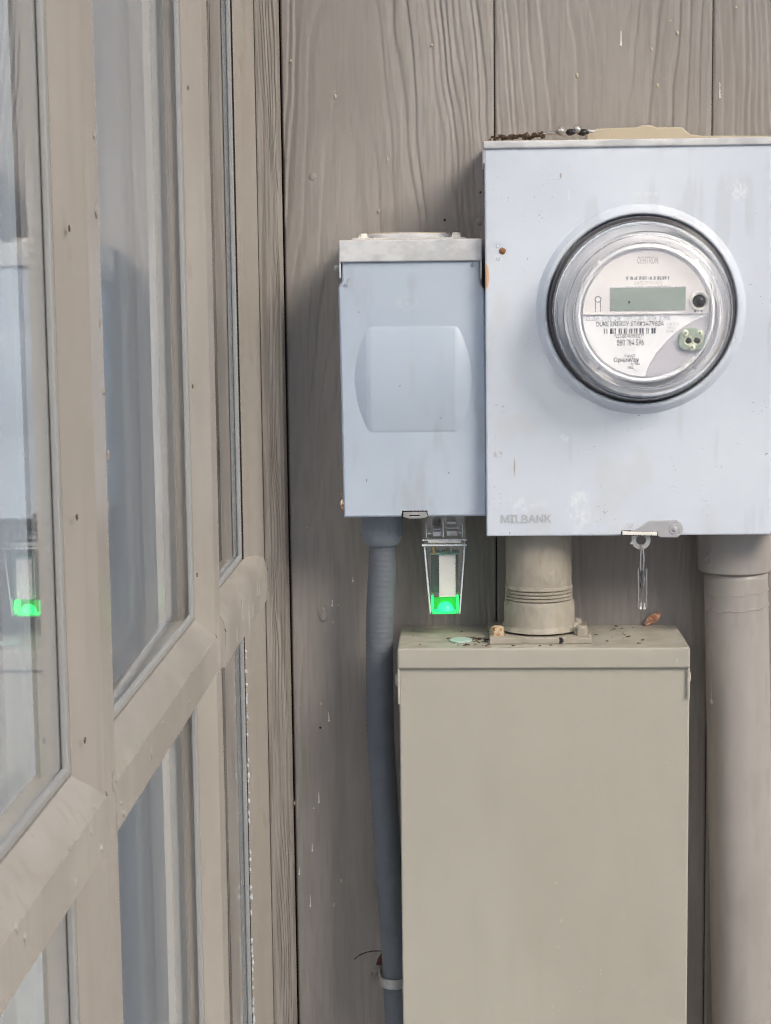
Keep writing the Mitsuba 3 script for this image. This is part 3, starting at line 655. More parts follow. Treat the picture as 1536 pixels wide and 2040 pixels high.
curve = [(0.05766, -0.00186), (0.05022, -0.00419), (0.04139, -0.00837), (0.03348, -0.01349), (0.02651, -0.01907), (0.02000, -0.02511), (0.01488, -0.03069), (0.01023, -0.03674), (0.00512, -0.04557), (0.00047, -0.05673)]
lab = Polygon(curve + [(0.00000, -0.06231), (-0.08277, -0.06231), (-0.08277, -0.00023), (0.05208, -0.00023)]).intersection(disc)
lb = mput('label_sheet', plate(lab, 0.0425, 0.0429, 0), 'label_white', label='white printed data label')
mput('label_edge', cat_([sweep([(a[0], -0.0432, a[1]) for a in curve], 0.0005, 6), sweep([(x, -0.0441, (0.00000, -0.00023)[1]) for x in (-0.0570, 0.0555)], 0.0005, 6)]), 'lavender_plastic', smooth=True)
def mtext(parent, s, x0, x1, yb, h, d, m, bold=False):
    mput('lettering', text(s, x0[0], x1[0], yb[1], h, d, 0.00012, bold), m, parent)
mtext(up_, 'CENTRON', (-0.00837, 0.29109), (0.01070, 0.29109), (-0.59427, 0.04603), 0.0062, 0.0440, 'ink_pale', True)
mtext(up_, '00018940D5', (-0.01116, 0.29109), (0.01488, 0.29109), (-0.59427, 0.02697), 0.0032, 0.0440, 'ink_pale')
mtext(up_, 'FCC ID SK9AMI7 CANADA 864G AMI7', (-0.01860, 0.29109), (0.02139, 0.29109), (-0.59427, 0.02465), 0.0012, 0.0440, 'ink_grey')
mtext(lb, 'CL200  240V  3W  TYPE C2M  30TA  1.0Kh', (-0.05441, 0.29109), (0.02232, 0.29109), (-0.59427, -0.00581), 0.0042, 0.0429, 'ink_mid')
mtext(lb, 'DUKE ENERGY STK#1479834', (-0.04510, 0.29109), (0.01674, 0.29109), (-0.59427, -0.01093), 0.0042, 0.0429, 'ink_dark', True)
mtext(lb, 'CA 0.5', (0.01953, 0.29109), (0.03069, 0.29109), (-0.59427, -0.01070), 0.0024, 0.0429, 'ink_grey')
mtext(lb, 'FM2S', (0.01953, 0.29109), (0.02697, 0.29109), (-0.59427, -0.01395), 0.0022, 0.0429, 'ink_grey')
mtext(lb, '60Hz', (0.01953, 0.29109), (0.02697, 0.29109), (-0.59427, -0.01721), 0.0022, 0.0429, 'ink_grey')
mtext(lb, '*Z25080784596X17*', (-0.02837, 0.29109), (-0.00139, 0.29109), (-0.59427, -0.02186), 0.0034, 0.0429, 'ink_dark', True)
mtext(lb, '080 784 596', (-0.02604, 0.29109), (-0.00139, 0.29109), (-0.59427, -0.02883), 0.0052, 0.0429, 'ink_dark', True)
mtext(lb, '8240537', (-0.01907, 0.29109), (-0.00884, 0.29109), (-0.59427, -0.03953), 0.0022, 0.0429, 'ink_dark', True)
mtext(lb, 'OpenWay', (-0.02883, 0.29109), (-0.00558, 0.29109), (-0.59427, -0.04418), 0.0042, 0.0429, 'ink_dark', True)
mtext(lb, 'by Itron', (-0.01302, 0.29109), (-0.00465, 0.29109), (-0.59427, -0.04696), 0.0020, 0.0429, 'ink_dark', True)
mtext(lb, 'USA', (-0.01581, 0.29109), (-0.01023, 0.29109), (-0.59427, -0.05069), 0.0024, 0.0429, 'ink_dark', True)
mtext(lb, '3/17', (-0.01023, 0.29109), (-0.00512, 0.29109), (-0.59427, -0.05301), 0.0016, 0.0429, 'ink_grey')
def barcode(x0, x1, z0, z1, d, n, seed):
    r = random.Random(seed); ws = [r.choice((1, 1, 2, 3)) for _ in range(2 * n)]; t = sum(ws); x, out = x0, []
    for i, w in enumerate(ws):
        wx = (x1 - x0) * w / t
        if i % 2 == 0: out.append(plate([(x, z0), (x + wx, z0), (x + wx, z1), (x, z1)], d, d + 0.00012))
        x += wx
    return cat_(out)
mput('barcode', barcode((-0.01860, 0.29109)[0], (0.02278, 0.29109)[0], (-0.59427, 0.03116)[1], (-0.59427, 0.03441)[1], 0.0440, 20, 3), 'ink_grey', up_)
mput('barcode', barcode((-0.03813, 0.29109)[0], (0.01023, 0.29109)[0], (-0.59427, -0.01814)[1], (-0.59427, -0.01302)[1], 0.0429, 19, 4), 'ink_dark', lb)
(ax, az), (bx_, bz_) = (-0.03255, 0.00326), (0.03581, 0.02418)
dsp = mput('display', rbox((ax, bx_), (-0.0443, -0.041), (az, bz_), 0.0003), 'lcd', smooth=30, label='blank grey green display window')
mput('display_frame', plate(sbox(ax - 0.0007, az - 0.0006, bx_ + 0.0007, bz_ + 0.0007).difference(sbox(ax, az, bx_, bz_)), 0.0440, 0.0446), 'lavender_plastic', dsp)
dx_, dz_ = (-0.01535, 0.01116)
mput('dot', lathe([(0, 0.0446), (0.0010, 0.0446), (0.0011, 0.0440)], 16, 'y', (dx_, 0, dz_)), 'ink_dark', dsp)
kx, kz = (0.04836, 0.01162)
bt = mput('reset_button', lathe([(0, 0.0500), (0.0032, 0.0494), (0.0050, 0.0478), (0.0056, 0.0455), (0.0056, 0.044)], 40, 'y', (kx, 0, kz)), 'black_plastic', smooth=50)
mput('collar', lathe([(0.0058, 0.044), (0.0062, 0.0462), (0.0080, 0.0466), (0.0088, 0.0455), (0.0090, 0.044)], 48, 'y', (kx, 0, kz)), 'white_plastic', bt, smooth=50)
tx = [(0.04510, 0.29109)[0], (0.05115, 0.29109)[0]]
mput('tick_mark', cat_([plate(sbox(x - 0.0005, (-0.59427, 0.00093)[1], x + 0.0005, (-0.59427, 0.00465)[1]), 0.044, 0.0442) for x in tx]), 'ink_dark', bt)
ix, iz = (-0.04371, 0.01395)
mput('lock_symbol', cat_([plate(Point(ix, iz).buffer(0.0032, 24).difference(Point(ix, iz).buffer(0.0021, 24)), 0.044, 0.0442)] + [plate(sbox(ix + s * 0.0022 - 0.0004, iz - 0.0112, ix + s * 0.0022 + 0.0004, iz - 0.0016), 0.044, 0.0442) for s in (-1, 1)]), 'ink_grey', up_)
po = [(0.03255, -0.03302), (0.03069, -0.02976), (0.02976, -0.02511), (0.03069, -0.01953), (0.03348, -0.01535), (0.03767, -0.01302), (0.04557, -0.01302), (0.05022, -0.01535), (0.05301, -0.01953), (0.05348, -0.02511), (0.05255, -0.02976), (0.05069, -0.03302)]
pt = mput('optical_port', plate(po, 0.0425, 0.0462, 0.0008), 'port_metal', label='pale green metal optical port')
for (x, z) in [(0.03627, -0.01767), (0.04929, -0.01767), (0.04232, -0.03069)]:
    mput('port_boss', lathe([(0.0010, 0.0478), (0.0020, 0.0478), (0.0031, 0.0468), (0.0034, 0.0460)], 20, 'y', (x, 0, z)), 'port_lobe', pt, smooth=50)
for (x, z) in [(0.03906, -0.02465), (0.04696, -0.02465)]:
    mput('port_rim', lathe([(0.0030, 0.0466), (0.0036, 0.0470), (0.0042, 0.0466), (0.0043, 0.0460)], 24, 'y', (x, 0, z)), 'port_lobe', pt, smooth=50)
    mput('port_window', lathe([(0, 0.0472), (0.0018, 0.0470), (0.0029, 0.0464), (0.003, 0.0460)], 20, 'y', (x, 0, z)), 'black_plastic', pt, smooth=50)

# ---------------------------------------------------------------- wire seal hanging from the sealing eye
ws = thing('meter_seal', 'clear tag on a wire loop hanging below the large box', 'seal')
a = [(0.1691, 1.2468), (0.1677, 1.2366), (0.1677, 1.2234)]; b = [(0.1691, 1.2468), (0.1705, 1.2390), (0.1706, 1.2234)]
for path, o in ((a, 0.0016), (b, -0.0016)):
    pts = [(hx + 0.0006, -0.1118 - o * 1.6, hz - 0.0046)] + [(x, -0.112 - o, z) for x, z in path[1:]] + [(path[-1][0], -0.112 - o, path[-1][1] - 0.018)]
    put('wire', sweep(spline(pts, 24), 0.0008, 8), 'bright_metal', ws, smooth=True)
put('tag_body', fixed(cat_([rbox((0.1653, 0.1735), (-0.1145, -0.1095), (1.1866, 1.2224), 0.0012)])), 'clear', ws, smooth=40)
for (xa_, xb2_) in ((1270.5, 1272.5), (1287, 1289)):
    put('tag_edge', rbox((0.1694 + (xa_ - 1279.5) * 0.00048, 0.1694 + (xb2_ - 1279.5) * 0.00048), (-0.1150, -0.1090), (1.1856, 1.2234), 0.0004), 'seal_bead', ws, smooth=30)
put('tag_core', cat_([rbox((0.1682, 0.1692), (-0.1128, -0.1112), (1.1886, 1.2195), 0.0005), rbox((0.1702, 0.1716), (-0.1130, -0.1110), (1.2072, 1.2205), 0.0005)]), 'galvanized', ws, smooth=40)
for (x, z) in [(0.1679, 1.1842), (0.1718, 1.1841)]:
    put('prong', hull(np.vstack([ICO1 * 0.0014 + [x, -0.112, z], ICO1 * 0.0010 + [x, -0.112, z + 0.005]])), 'white_plastic', ws, smooth=True)
put('tag_wing', plate([(0.1638, 1.2255), (0.1657, 1.2250), (0.1744, 1.2196), (0.1739, 1.2167), (0.1657, 1.2197)], 0.1125, 0.1142, 0.0003), 'clear', ws)

# ---------------------------------------------------------------- small grey disconnect box
DG = 0.100
gb = thing('disconnect_box', 'narrow blue grey metal box with bulged cover, left of the large box', 'switch box')
zt, zb = 1.5196, 1.2726
x0, x1 = -0.1204, 0.0195
outl = [(-0.1187, 1.2730), (-0.1195, 1.3860), (-0.1207, 1.4943), (-0.1197, 1.4971), (-0.1173, 1.5009), (-0.1170, 1.5200), (0.0150, 1.5198), (0.0149, 1.4998), (0.0167, 1.4955), (0.0191, 1.4912), (0.0200, 1.3847), (0.0199, 1.2736)]
put('body', rbox((-0.1145, 0.0174), (-DG + 0.010, 0.0), (zb + 0.004, zt + 0.006), 0.002), 'grey_box_paint', gb, smooth=40)
put('cover', plate(outl, DG - 0.022, DG, 0.0016), 'grey_box_paint', gb)
# bulged panel: an arch whose flanks fall off at a steady slope
pxc, pzc = (-0.0499, 1.4066)
hw, hz_, sl, H = 0.04257, 0.05128, 0.01403, 0.0062
xs = np.linspace(pxc - hw - sl - 0.001, pxc + hw + sl + 0.001, 150); zs = np.linspace(pzc - hz_ - 0.0012, pzc + hz_ + 0.0012, 130)
X, Zg = np.meshgrid(xs, zs, indexing='ij')
t = np.clip(1 - ((Zg - pzc) / hz_) ** 2, -0.05, 1)
hh = (H - 0.0003) * t + 0.0003 * np.clip((hz_ - np.abs(Zg - pzc)) / 0.002, -0.4, 1)
fl = np.abs(X - pxc) - hw
hh = hh - np.where(fl > 0, fl * H / sl, 0) - 0.0004 * np.exp(-(fl / 0.0015) ** 2)
hh = np.maximum(hh, -0.0006)
put('bulge', heightfield(xs, zs, DG + hh - 0.00015), 'grey_box_paint', gb, smooth=True)
rcx, rcz = (-0.0586, 1.4921)
fw, fh = 0.01984, 0.00629
put('label_recess', plate(sbox(rcx - fw, rcz - fh, rcx + fw, rcz + fh).difference(sbox(rcx - fw + 0.0008, rcz - fh + 0.0009, rcx + fw - 0.0011, rcz + fh - 0.0006)), DG - 0.0002, DG + 0.0004), 'grey_box_paint', gb)
capz0, capz1 = 1.5191, 1.5402
cxa, cxb = -0.1197, 0.0169
tc = put('top_cap', cat_([rbox((cxa, cxb), (-DG - 0.004, -0.004), (capz0, capz1), 0.0018),
     rbox((cxa, cxa + 0.0017), (-DG - 0.0012, -0.02), (capz0 - 0.015, capz0 + 0.003), 0.0005), rbox((cxb - 0.0017, cxb), (-DG - 0.0012, -0.02), (capz0 - 0.017, capz0 + 0.003), 0.0005)]), 'lid_paint', gb, smooth=40, label='weathered off white rain cap')
hcx, hcz = (-0.0538, 1.5417)
put('hub_plate', cat_([rbox((-0.1081, 0.0018), (-0.085, -0.020), (capz1 - 0.0005, capz1 + 0.0020), 0.0009)]), 'lid_paint', tc, smooth=40)
dome = np.array([(0.0415, 0.0), (0.0412, 0.0020), (0.0395, 0.0046), (0.036, 0.0056), (0.0, 0.0060)])
dm = lathe(dome, 64, 'z'); dm.apply_scale([1, 0.62, 1]); dm.apply_translation([hcx, -0.052, capz1 + 0.0018])
put('hub_dome', dm, 'lid_paint', tc, smooth=50)
for q in [(-0.0972, 1.5452), (-0.0076, 1.5440)]:
    put('screw', cat_([lathe([(0, 0.0050), (0.0030, 0.0050), (0.0040, 0.0040), (0.0040, 0.0)], 6, 'z', (q[0], -0.078, capz1 + 0.0015)), rbox((q[0] - 0.0045, q[0] + 0.0045), (-0.084, -0.072), (capz1 + 0.0015, capz1 + 0.0035), 0.0005)]), 'pale_paint', tc, smooth=30)
sx_, sz_ = (-0.1261, 1.5137)
put('side_screw', cat_([blob((sx_ + 0.001, -0.06, sz_), 0.0028, 6, (1.0, 1, 1.3), 0.3), rbox((sx_, x0 + 0.006), (-0.062, -0.058), (sz_ - 0.0015, sz_ + 0.0015), 0.0005)]), 'galvanized', gb, smooth=True)
hp = put('hasp_slot', plate([(-0.0630, 1.2719), (-0.0619, 1.2793), (-0.0375, 1.2794), (-0.0361, 1.2720)], DG + 0.0001, DG + 0.0003), 'dark_gap', gb)
put('hasp', plate([(-0.0610, 1.2732), (-0.0605, 1.2781), (-0.0385, 1.2782), (-0.0371, 1.2730), (-0.0440, 1.2716), (-0.0547, 1.2716)], DG + 0.0003, DG + 0.0016, 0.0004), 'galvanized', gb)
put('hasp_slit', plate([(-0.0547, 1.2743), (-0.0547, 1.2753), (-0.0449, 1.2753), (-0.0449, 1.2743)], DG + 0.0017, DG + 0.0018), 'dark_gap', gb)
rag = [blob((x, -0.0955, z), rng.uniform(0.0009, 0.002), i, (0.8, 1, 1.4), 0.6) for i, (x, z) in enumerate([(-0.1202, 1.2878), (-0.1188, 1.2849), (-0.1198, 1.2819), (-0.1211, 1.2952), (-0.1194, 1.2770), (-0.1203, 1.3173), (-0.1212, 1.2859)])]
put('rust_flake', cat_(rag), 'rusty_cream', gb, smooth=True, stuff=True)

# ---------------------------------------------------------------- flexible grey conduit with its fitting, clamp and the scrap behind it
fc_ = thing('flexible_conduit', 'flexible blue grey conduit hanging from the narrow box down the wall', 'conduit')
ctr = [(-0.0836, 1.2416), (-0.0845, 1.2111), (-0.0864, 1.1805), (-0.0880, 1.1292), (-0.0884, 1.0775), (-0.0877, 1.0359), (-0.0857, 0.9888), (-0.0829, 0.9203), (-0.0800, 0.8672), (-0.0770, 0.8137), (-0.0750, 0.7599), (-0.0738, 0.6784), (-0.0734, 0.4289)]
dep = [0.052, 0.052, 0.052, 0.051, 0.050, 0.048, 0.046, 0.042, 0.038, 0.034, 0.032, 0.03, 0.03]
cpath = spline([(x, -d, z) for (x, z), d in zip(ctr, dep)], 520)
dist = np.r_[0, np.cumsum(np.linalg.norm(np.diff(cpath, axis=0), axis=1))]
rr = 0.0138 + 0.00028 * np.cos(dist / 0.0052 * 2 * np.pi) + 0.0002 * (meshkit.noise(np.c_[dist * 60, dist * 0, dist * 0], 3) - 0.5)
put('hose', sweep(cpath, rr, 36), 'grey_hose', fc_, smooth=True)
fx, fz = (-0.0840, 1.2419)
zt_ = zb + 0.0015
fit = put('fitting', lathe([(0.0135, fz - 0.0035), (0.0158, fz - 0.0030), (0.0172, fz - 0.0012), (0.0198, fz + 0.0032), (0.0207, fz + 0.0085), (0.0209, fz + 0.0150), (0.0209, zt_), (0.012, zt_)], 64, 'z', (fx, -0.052, 0)), 'grey_plastic', fc_, smooth=40, label='smooth grey connector under the box')
for k in range(-1, 5):
    an = -math.pi / 2 + k * 0.75 - 0.55
    pth = []
    for u, vv in ((-0.0035, 0.0165), (-0.0035, 0.0060), (-0.0020, 0.0035), (0.0, 0.0026), (0.0020, 0.0035), (0.0035, 0.0060), (0.0035, 0.0165)):
        aa = an + u / 0.0208; pth.append((fx + 0.0209 * math.cos(aa), -0.052 + 0.0209 * math.sin(aa), fz + vv + 0.004))
    put('grip_mark', sweep(spline(pth, 18), 0.00045, 6), 'grey_plastic', fit, smooth=True)
cs = thing('conduit_strap', 'pale grey one hole strap pinning the flexible conduit to the wall', 'strap')
bc = (-0.0775, 0.7797)
ths = np.linspace(-0.15, math.pi + 0.15, 40)
ring = np.array([(bc[0] + 0.0158 * math.cos(t), -0.0335 - 0.0158 * math.sin(t)) for t in ths] + [(bc[0] + 0.0146 * math.cos(t), -0.0335 - 0.0146 * math.sin(t)) for t in ths[::-1]])
hb = 0.00502
put('band', prism_z(ring, bc[1] - hb, bc[1] + hb), 'galvanized', cs, smooth=40)
put('rib', prism_z(np.array([(bc[0] + 0.0166 * math.cos(t), -0.0335 - 0.0166 * math.sin(t)) for t in ths] + [(bc[0] + 0.0150 * math.cos(t), -0.0335 - 0.0150 * math.sin(t)) for t in ths[::-1]]), bc[1] - hb + 0.0012, bc[1] - hb + 0.0030), 'galvanized', cs, smooth=40)
leg = rbox((bc[0] - 0.0160, bc[0] - 0.0148), (-0.034, -0.0035), (bc[1] - hb, bc[1] + hb), 0.0004)
put('leg', leg, 'galvanized', cs, smooth=30)
ex, ez = (-0.1010, 0.7753)
ear = Point(ex, ez).buffer(0.0062, 24).union(sbox(ex, ez - 0.006, bc[0] - 0.012, ez + 0.004))
put('ear', plate(ear, 0.0006, 0.0030), 'siding_paint', cs)
put('screw', cat_([lathe([(0.0020, 0.0046), (0.0026, 0.0052), (0.0042, 0.0044), (0.0048, 0.0028)], 24, 'y', (ex, 0, ez)), lathe([(0, 0.0036), (0.0021, 0.0036), (0.0022, 0.0030)], 16, 'y', (ex, 0, ez))]), 'siding_paint', cs, smooth=50)
sx2, sz2 = (-0.0937, 0.7901)
single('red_scrap', plate([(-0.0980, 0.7840), (-0.0964, 0.7896), (-0.0926, 0.7962), (-0.0841, 0.8000), (-0.0790, 0.7841)], 0.001, 0.006, 0.001), 'dark_red', 'dark red scrap tucked behind the flexible conduit above the strap', 'scrap')
pf = (-0.0942, 0.7729)
arcp = [(-0.1211, 0.7890), (-0.1157, 0.7935), (-0.1082, 0.7968), (-0.0987, 0.7985), (-0.0891, 0.7974)]
put('filler_patch', plate(Polygon([pf] + arcp + [(-0.0711, 0.7923), (-0.0716, 0.7454), (-0.1186, 0.7451)]).buffer(0.004), 0.0002, 0.0009), 'siding_paint', wall, label='smooth filler patch around the strap')
put('crack', sweep(spline([(x, -0.0010, z) for x, z in arcp], 24), 0.00055, 6), 'dark_gap', wall, smooth=True, label='dark curved crack above the strap')

# ---------------------------------------------------------------- clear surge protector with a green lamp
sp = thing('surge_protector', 'clear plastic housing with white block and glowing green tip under the narrow box', 'surge protector')
spd = 0.058
def clear_shell(zt, zb, xt, xb, dt, db, th, open_top=True, bottom=True):
    """thin walled tapering box, open above: zt/zb heights, x half widths and depth half widths about the axis"""
    def ring(x, y, z, r=0.003, n=5):
        pts = []
        for sx, sy, a0 in ((1, 1, 0), (-1, 1, 90), (-1, -1, 180), (1, -1, 270)):
            for k in range(n):
                a = math.radians(a0 + 90 * k / (n - 1)); pts.append((sx * (x - r) + r * math.cos(a), sy * (y - r) + r * math.sin(a), z))
        return np.array(pts)
    prof = [ring(xt, dt, zt), ring(xb, db, zb + 0.002), ring(xb - 0.0015, db - 0.0015, zb), ring(xb * .02, db * .02, zb, 1e-5)]
    n = len(prof[0]); v = np.vstack(prof); f = []
    m = len(prof)
    for k in range(m - 1):
        k2 = k + 1
        i = np.arange(n); j = (i + 1) % n
        f += [np.c_[k * n + i, k2 * n + j, k * n + j], np.c_[k * n + i, k2 * n + i, k2 * n + j]]
    return trimesh.Trimesh(v, np.vstack(f), process=False)
axp = (-0.0214, 1.2196)
spx = axp[0]
ztopb, zcol, zbotb = 1.2414, 1.2434, 1.1719
sh = clear_shell(ztopb, zbotb, 0.02080, 0.01560, 0.0175, 0.014, 0.0016); sh.apply_translation([spx, -spd, 0])
put('housing', sh, 'clear_sheet', sp, smooth=30)
c0, c1 = 1.2414, zb + 0.004
colr = clear_shell(c1, c0, 0.02253, 0.02179, 0.020, 0.0195, 0.0016); colr.apply_translation([spx, -spd, 0])
cap_ = put('cap', colr, 'clear_sheet', sp, smooth=30)
for sx_i in (-1, 1):
    for dy_t, dy_b, w_ in ((-0.0172, -0.0138, 0.0008), (0.0165, 0.0132, 0.0006)):
        put('edge_moulding', sweep([(spx + sx_i * (0.02080 - 0.0008), -spd + dy_t, ztopb), (spx + sx_i * (0.01560 - 0.0010), -spd + dy_b, zbotb + 0.001)], w_, 8), 'frosted', sp, smooth=True)
for z_, w_ in ((c0 + 0.0006, 0.0008), (c0 + 0.0058, 0.0005)):
    put('rim_moulding', rbox((spx - 0.02228, spx + 0.02228), (-spd - 0.0206, -spd - 0.0190), (z_ - w_, z_ + w_), 0.0004), 'frosted', cap_, smooth=30)
# moulded ribs, struts and clips seen inside the clear cap
zc = lambda y: 0
for (xa, xb2, ya, yb2) in ((862, 880, 1050, 1051.5), (890, 915, 1047, 1048.5), (848, 849.5, 1038, 1068), (923, 924.5, 1038, 1068), (882.5, 885, 1032, 1067), (852, 858, 1058, 1060), (916, 921, 1056, 1059)):
    pa, pb = -0.0211, 0.000477
    put('rib', fixed(rbox((spx + (xa - 886) * pb, spx + (xb2 - 886) * pb), (-spd - 0.0150, -spd + 0.012), (1.2525 + (1060 - yb2) * pb, 1.2525 + (1060 - ya) * pb), 0.0006)), 'frosted', cap_, smooth=40)
PM = lambda x, y: (spx + (x - 886) * 0.000477, 1.2525 + (1060 - y) * 0.000477)
put('clip', rbox((PM(862, 0)[0], PM(879, 0)[0]), (-spd - 0.008, -spd + 0.004), (PM(0, 1046)[1], PM(0, 1034)[1]), 0.001), 'dark_gap', cap_, smooth=30)
put('clip', rbox((PM(890, 0)[0], PM(910, 0)[0]), (-spd - 0.008, -spd + 0.004), (PM(0, 1043)[1], PM(0, 1035)[1]), 0.001), 'galvanized', cap_, smooth=30)
put('clip', rbox((PM(862, 0)[0], PM(880, 0)[0]), (-spd - 0.010, -spd + 0.004), (PM(0, 1066)[1], PM(0, 1056)[1]), 0.001), 'lavender_plastic', cap_, smooth=30)
put('clip', rbox((PM(890, 0)[0], PM(914, 0)[0]), (-spd - 0.010, -spd + 0.004), (PM(0, 1066)[1], PM(0, 1054)[1]), 0.001), 'galvanized', cap_, smooth=30)
put('light_bar', rbox((PM(852, 0)[0], PM(920, 0)[0]), (-spd - 0.0125, -spd + 0.010), (PM(0, 1080)[1], PM(0, 1075.5)[1]), 0.0008), 'white_plastic', cap_, smooth=30)
put('circuit_board', rbox((PM(855, 0)[0], PM(916, 0)[0]), (-spd - 0.0125, -spd + 0.010), (PM(0, 1104)[1], PM(0, 1101.5)[1]), 0.0004), 'board_green', sp, smooth=30)
put('white_block', rbox((PM(874, 0)[0], PM(908.5, 0)[0]), (-spd - 0.0095, -spd + 0.006), (PM(0, 1194)[1], PM(0, 1104.3)[1]), 0.0007), 'white_plastic', sp, smooth=30)
put('back_card', rbox((PM(857, 0)[0], PM(914, 0)[0]), (-spd + 0.0075, -spd + 0.009), (PM(0, 1190)[1], PM(0, 1104.5)[1]), 0.0004), 'card_dark', sp, smooth=30)
scr = sweep([(PM(863, 0)[0], -spd - 0.010, PM(0, y)[1]) for y in np.linspace(1078, 1101, 40)], 0.0017 + 0.0003 * np.cos(np.arange(40) * 2.2), 12)
put('screw', cat_([scr, lathe([(0, 0), (0.0030, 0.0004), (0.0033, 0.0016), (0.0018, 0.0026)], 16, 'z', (PM(863, 0)[0], -spd - 0.010, PM(0, 1104)[1]))]), 'brass', sp, smooth=40)
put('pin', rbox((PM(898.5, 0)[0], PM(900.5, 0)[0]), (-spd - 0.010, -spd - 0.009), (PM(0, 1101)[1], PM(0, 1089)[1]), 0.0003), 'galvanized', sp)
LED = 0.48
lamp = lathe([(0, 0.0090), (0.0030, 0.0085), (0.0058, 0.0066), (0.0076, 0.0036), (0.0080, 0.0)], 32, 'z', (PM(887, 0)[0], -spd - 0.004, zbotb + 0.0022))
gl = put('green_lamp', outward(lamp), 'lamp_plastic', sp, smooth=True, label='glowing green lamp dome', emitter={'type': 'area', 'radiance': {'type': 'rgb', 'value': [0.0, 1.0 * LED, 0.10 * LED]}})
xb_ = 0.01560 - 0.0022; yb_ = 0.014 - 0.0036
gs = [rbox((spx - xb_, spx - xb_ + 0.0016), (-spd - yb_, -spd + yb_), (zbotb + 0.0022, PM(0, 1196)[1]), 0.0004), rbox((spx + xb_ - 0.0022, spx + xb_), (-spd - yb_, -spd + yb_), (zbotb + 0.0022, PM(0, 1196)[1]), 0.0004), rbox((spx - xb_ + 0.002, spx + xb_ - 0.0025), (-spd + yb_ - 0.002, -spd + yb_), (zbotb + 0.0024, PM(0, 1200)[1]), 0.0004)]
for q in gs[:2]:
    put('light_guide', outward(q), 'lamp_plastic', sp, label='green lit light guide beside the lamp', emitter={'type': 'area', 'radiance': {'type': 'rgb', 'value': [0.0, 0.40 * LED, 0.06 * LED]}})
put('light_guide', outward(rbox((spx - xb_ + 0.0018, spx + xb_ - 0.0024), (-spd - yb_, -spd + yb_ - 0.0022), (zbotb + 0.0004, zbotb + 0.0018), 0.0004)), 'lamp_plastic', sp, label='green lit base plate', emitter={'type': 'area', 'radiance': {'type': 'rgb', 'value': [0.0, 0.26 * LED, 0.05 * LED]}})
put('light_guide', gs[2], 'lamp_plastic', sp, label='dark green rear light guide')

# ---------------------------------------------------------------- tan enclosure below
DT = 0.117
te = thing('tan_enclosure', 'large tan metal enclosure with overhanging lid below the meter box', 'enclosure')
ex0, ex1 = -0.0661, 0.2153
zl0, zl1 = 1.1267, 1.1474
put('body', rbox((ex0 + 0.004, ex1 - 0.004), (-0.107, 0.0), (0.30, zl1 - 0.004), 0.002), 'tan_paint', te, smooth=40)
put('cover', rbox((ex0, ex1), (-DT + 0.001, -0.080), (0.29, zl0 + 0.004), 0.0018), 'tan_paint', te, smooth=40)
lxa, lxb = -0.0675, 0.2152
put('lid', cat_([rbox((lxa, lxb), (-0.1205, 0.0), (zl0, zl1), 0.0022)]), 'tan_paint', te, smooth=40)
put('side_flange', rbox((lxa, lxa + 0.0022), (-0.1195, -0.03), (1.0918, zl0 - 0.0002), 0.0006), 'tan_paint', te, smooth=30)
put('side_flange', rbox((lxb - 0.0026, lxb), (-0.1195, -0.03), (1.0966, zl0 - 0.0002), 0.0006), 'tan_paint', te, smooth=30)
for (px_, zz, sgn) in ((lxa, 1.1109, -1), (lxb, 1.1131, 1)):
    v = lathe([(0, 0.0036), (0.0040, 0.0034), (0.0062, 0.0022), (0.0070, 0.0)], 28, 'z')
    m = trimesh.Trimesh(np.c_[v.vertices[:, 2] * sgn + px_, v.vertices[:, 0] - 0.095, v.vertices[:, 1] + zz], v.faces, process=False)
    put('side_screw', m, 'cream_paint' if sgn > 0 else 'tan_paint', te, smooth=50)
put('wear_spot', cat_([blob((x, -DT + 0.0009, z), r, i, (1, 0.12, 1), 0.5) for i, ((x, z), r) in enumerate(zip([(0.0862, 0.9111), (0.0911, 0.8727), (0.0882, 0.8460), (0.1527, 0.8795), (-0.0161, 0.9415), (0.1944, 1.0324)], (0.0012, 0.0014, 0.0009, 0.0009, 0.0007, 0.0008)))]), 'cream_paint', te, smooth=True, stuff=True)

ms = thing('metal_slug', 'round pale aqua knockout disc lying on the tan lid', 'metal disc')
qx, qz = (-0.0059, 1.1495)
put('disc', lathe([(0, 0.0022), (0.0105, 0.0022), (0.0114, 0.0016), (0.0114, 0.0004), (0.0106, 0.0002)], 48, 'z', (qx, -0.085, zl1)), 'aqua_metal', ms, smooth=40)
single('black_plug', sweep([(0.0902, -0.103, zl1 + 0.0034), (0.0985, -0.094, zl1 + 0.0034)], 0.0032, 20), 'black_plastic', 'small black plastic tube bit lying in front of the bolted hub', 'plug', smooth=40)
crumbs = []
for i in range(70):
    u = rng.random()
    x = 0.0138 + rng.gauss(0, 0.010) if u < 0.5 else rng.uniform(lxa + 0.01, lxb - 0.03)
    y = -rng.uniform(0.07, 0.112) if u < 0.5 else -rng.uniform(0.004, 0.112)
    crumbs.append(blob((x, y, zl1 + 0.0003), rng.uniform(0.0004, 0.0013), i, (1.6, 1, 0.6), 0.6))
for i in range(6):
    x, y = 0.0138 + rng.uniform(-0.02, 0.006), -rng.uniform(0.075, 0.1); a = rng.uniform(0, 3)
    crumbs.append(sweep([(x, y, zl1 + 0.0005), (x + 0.007 * math.cos(a), y + 0.007 * math.sin(a), zl1 + 0.001), (x + 0.013 * math.cos(a + .4), y + 0.013 * math.sin(a + .4), zl1 + 0.0006)], 0.0004, 5))
single('debris', cat_(crumbs), 'dirt', 'scattered dark crumbs and twig bits on the tan lid', 'debris', smooth=True, kind='stuff')
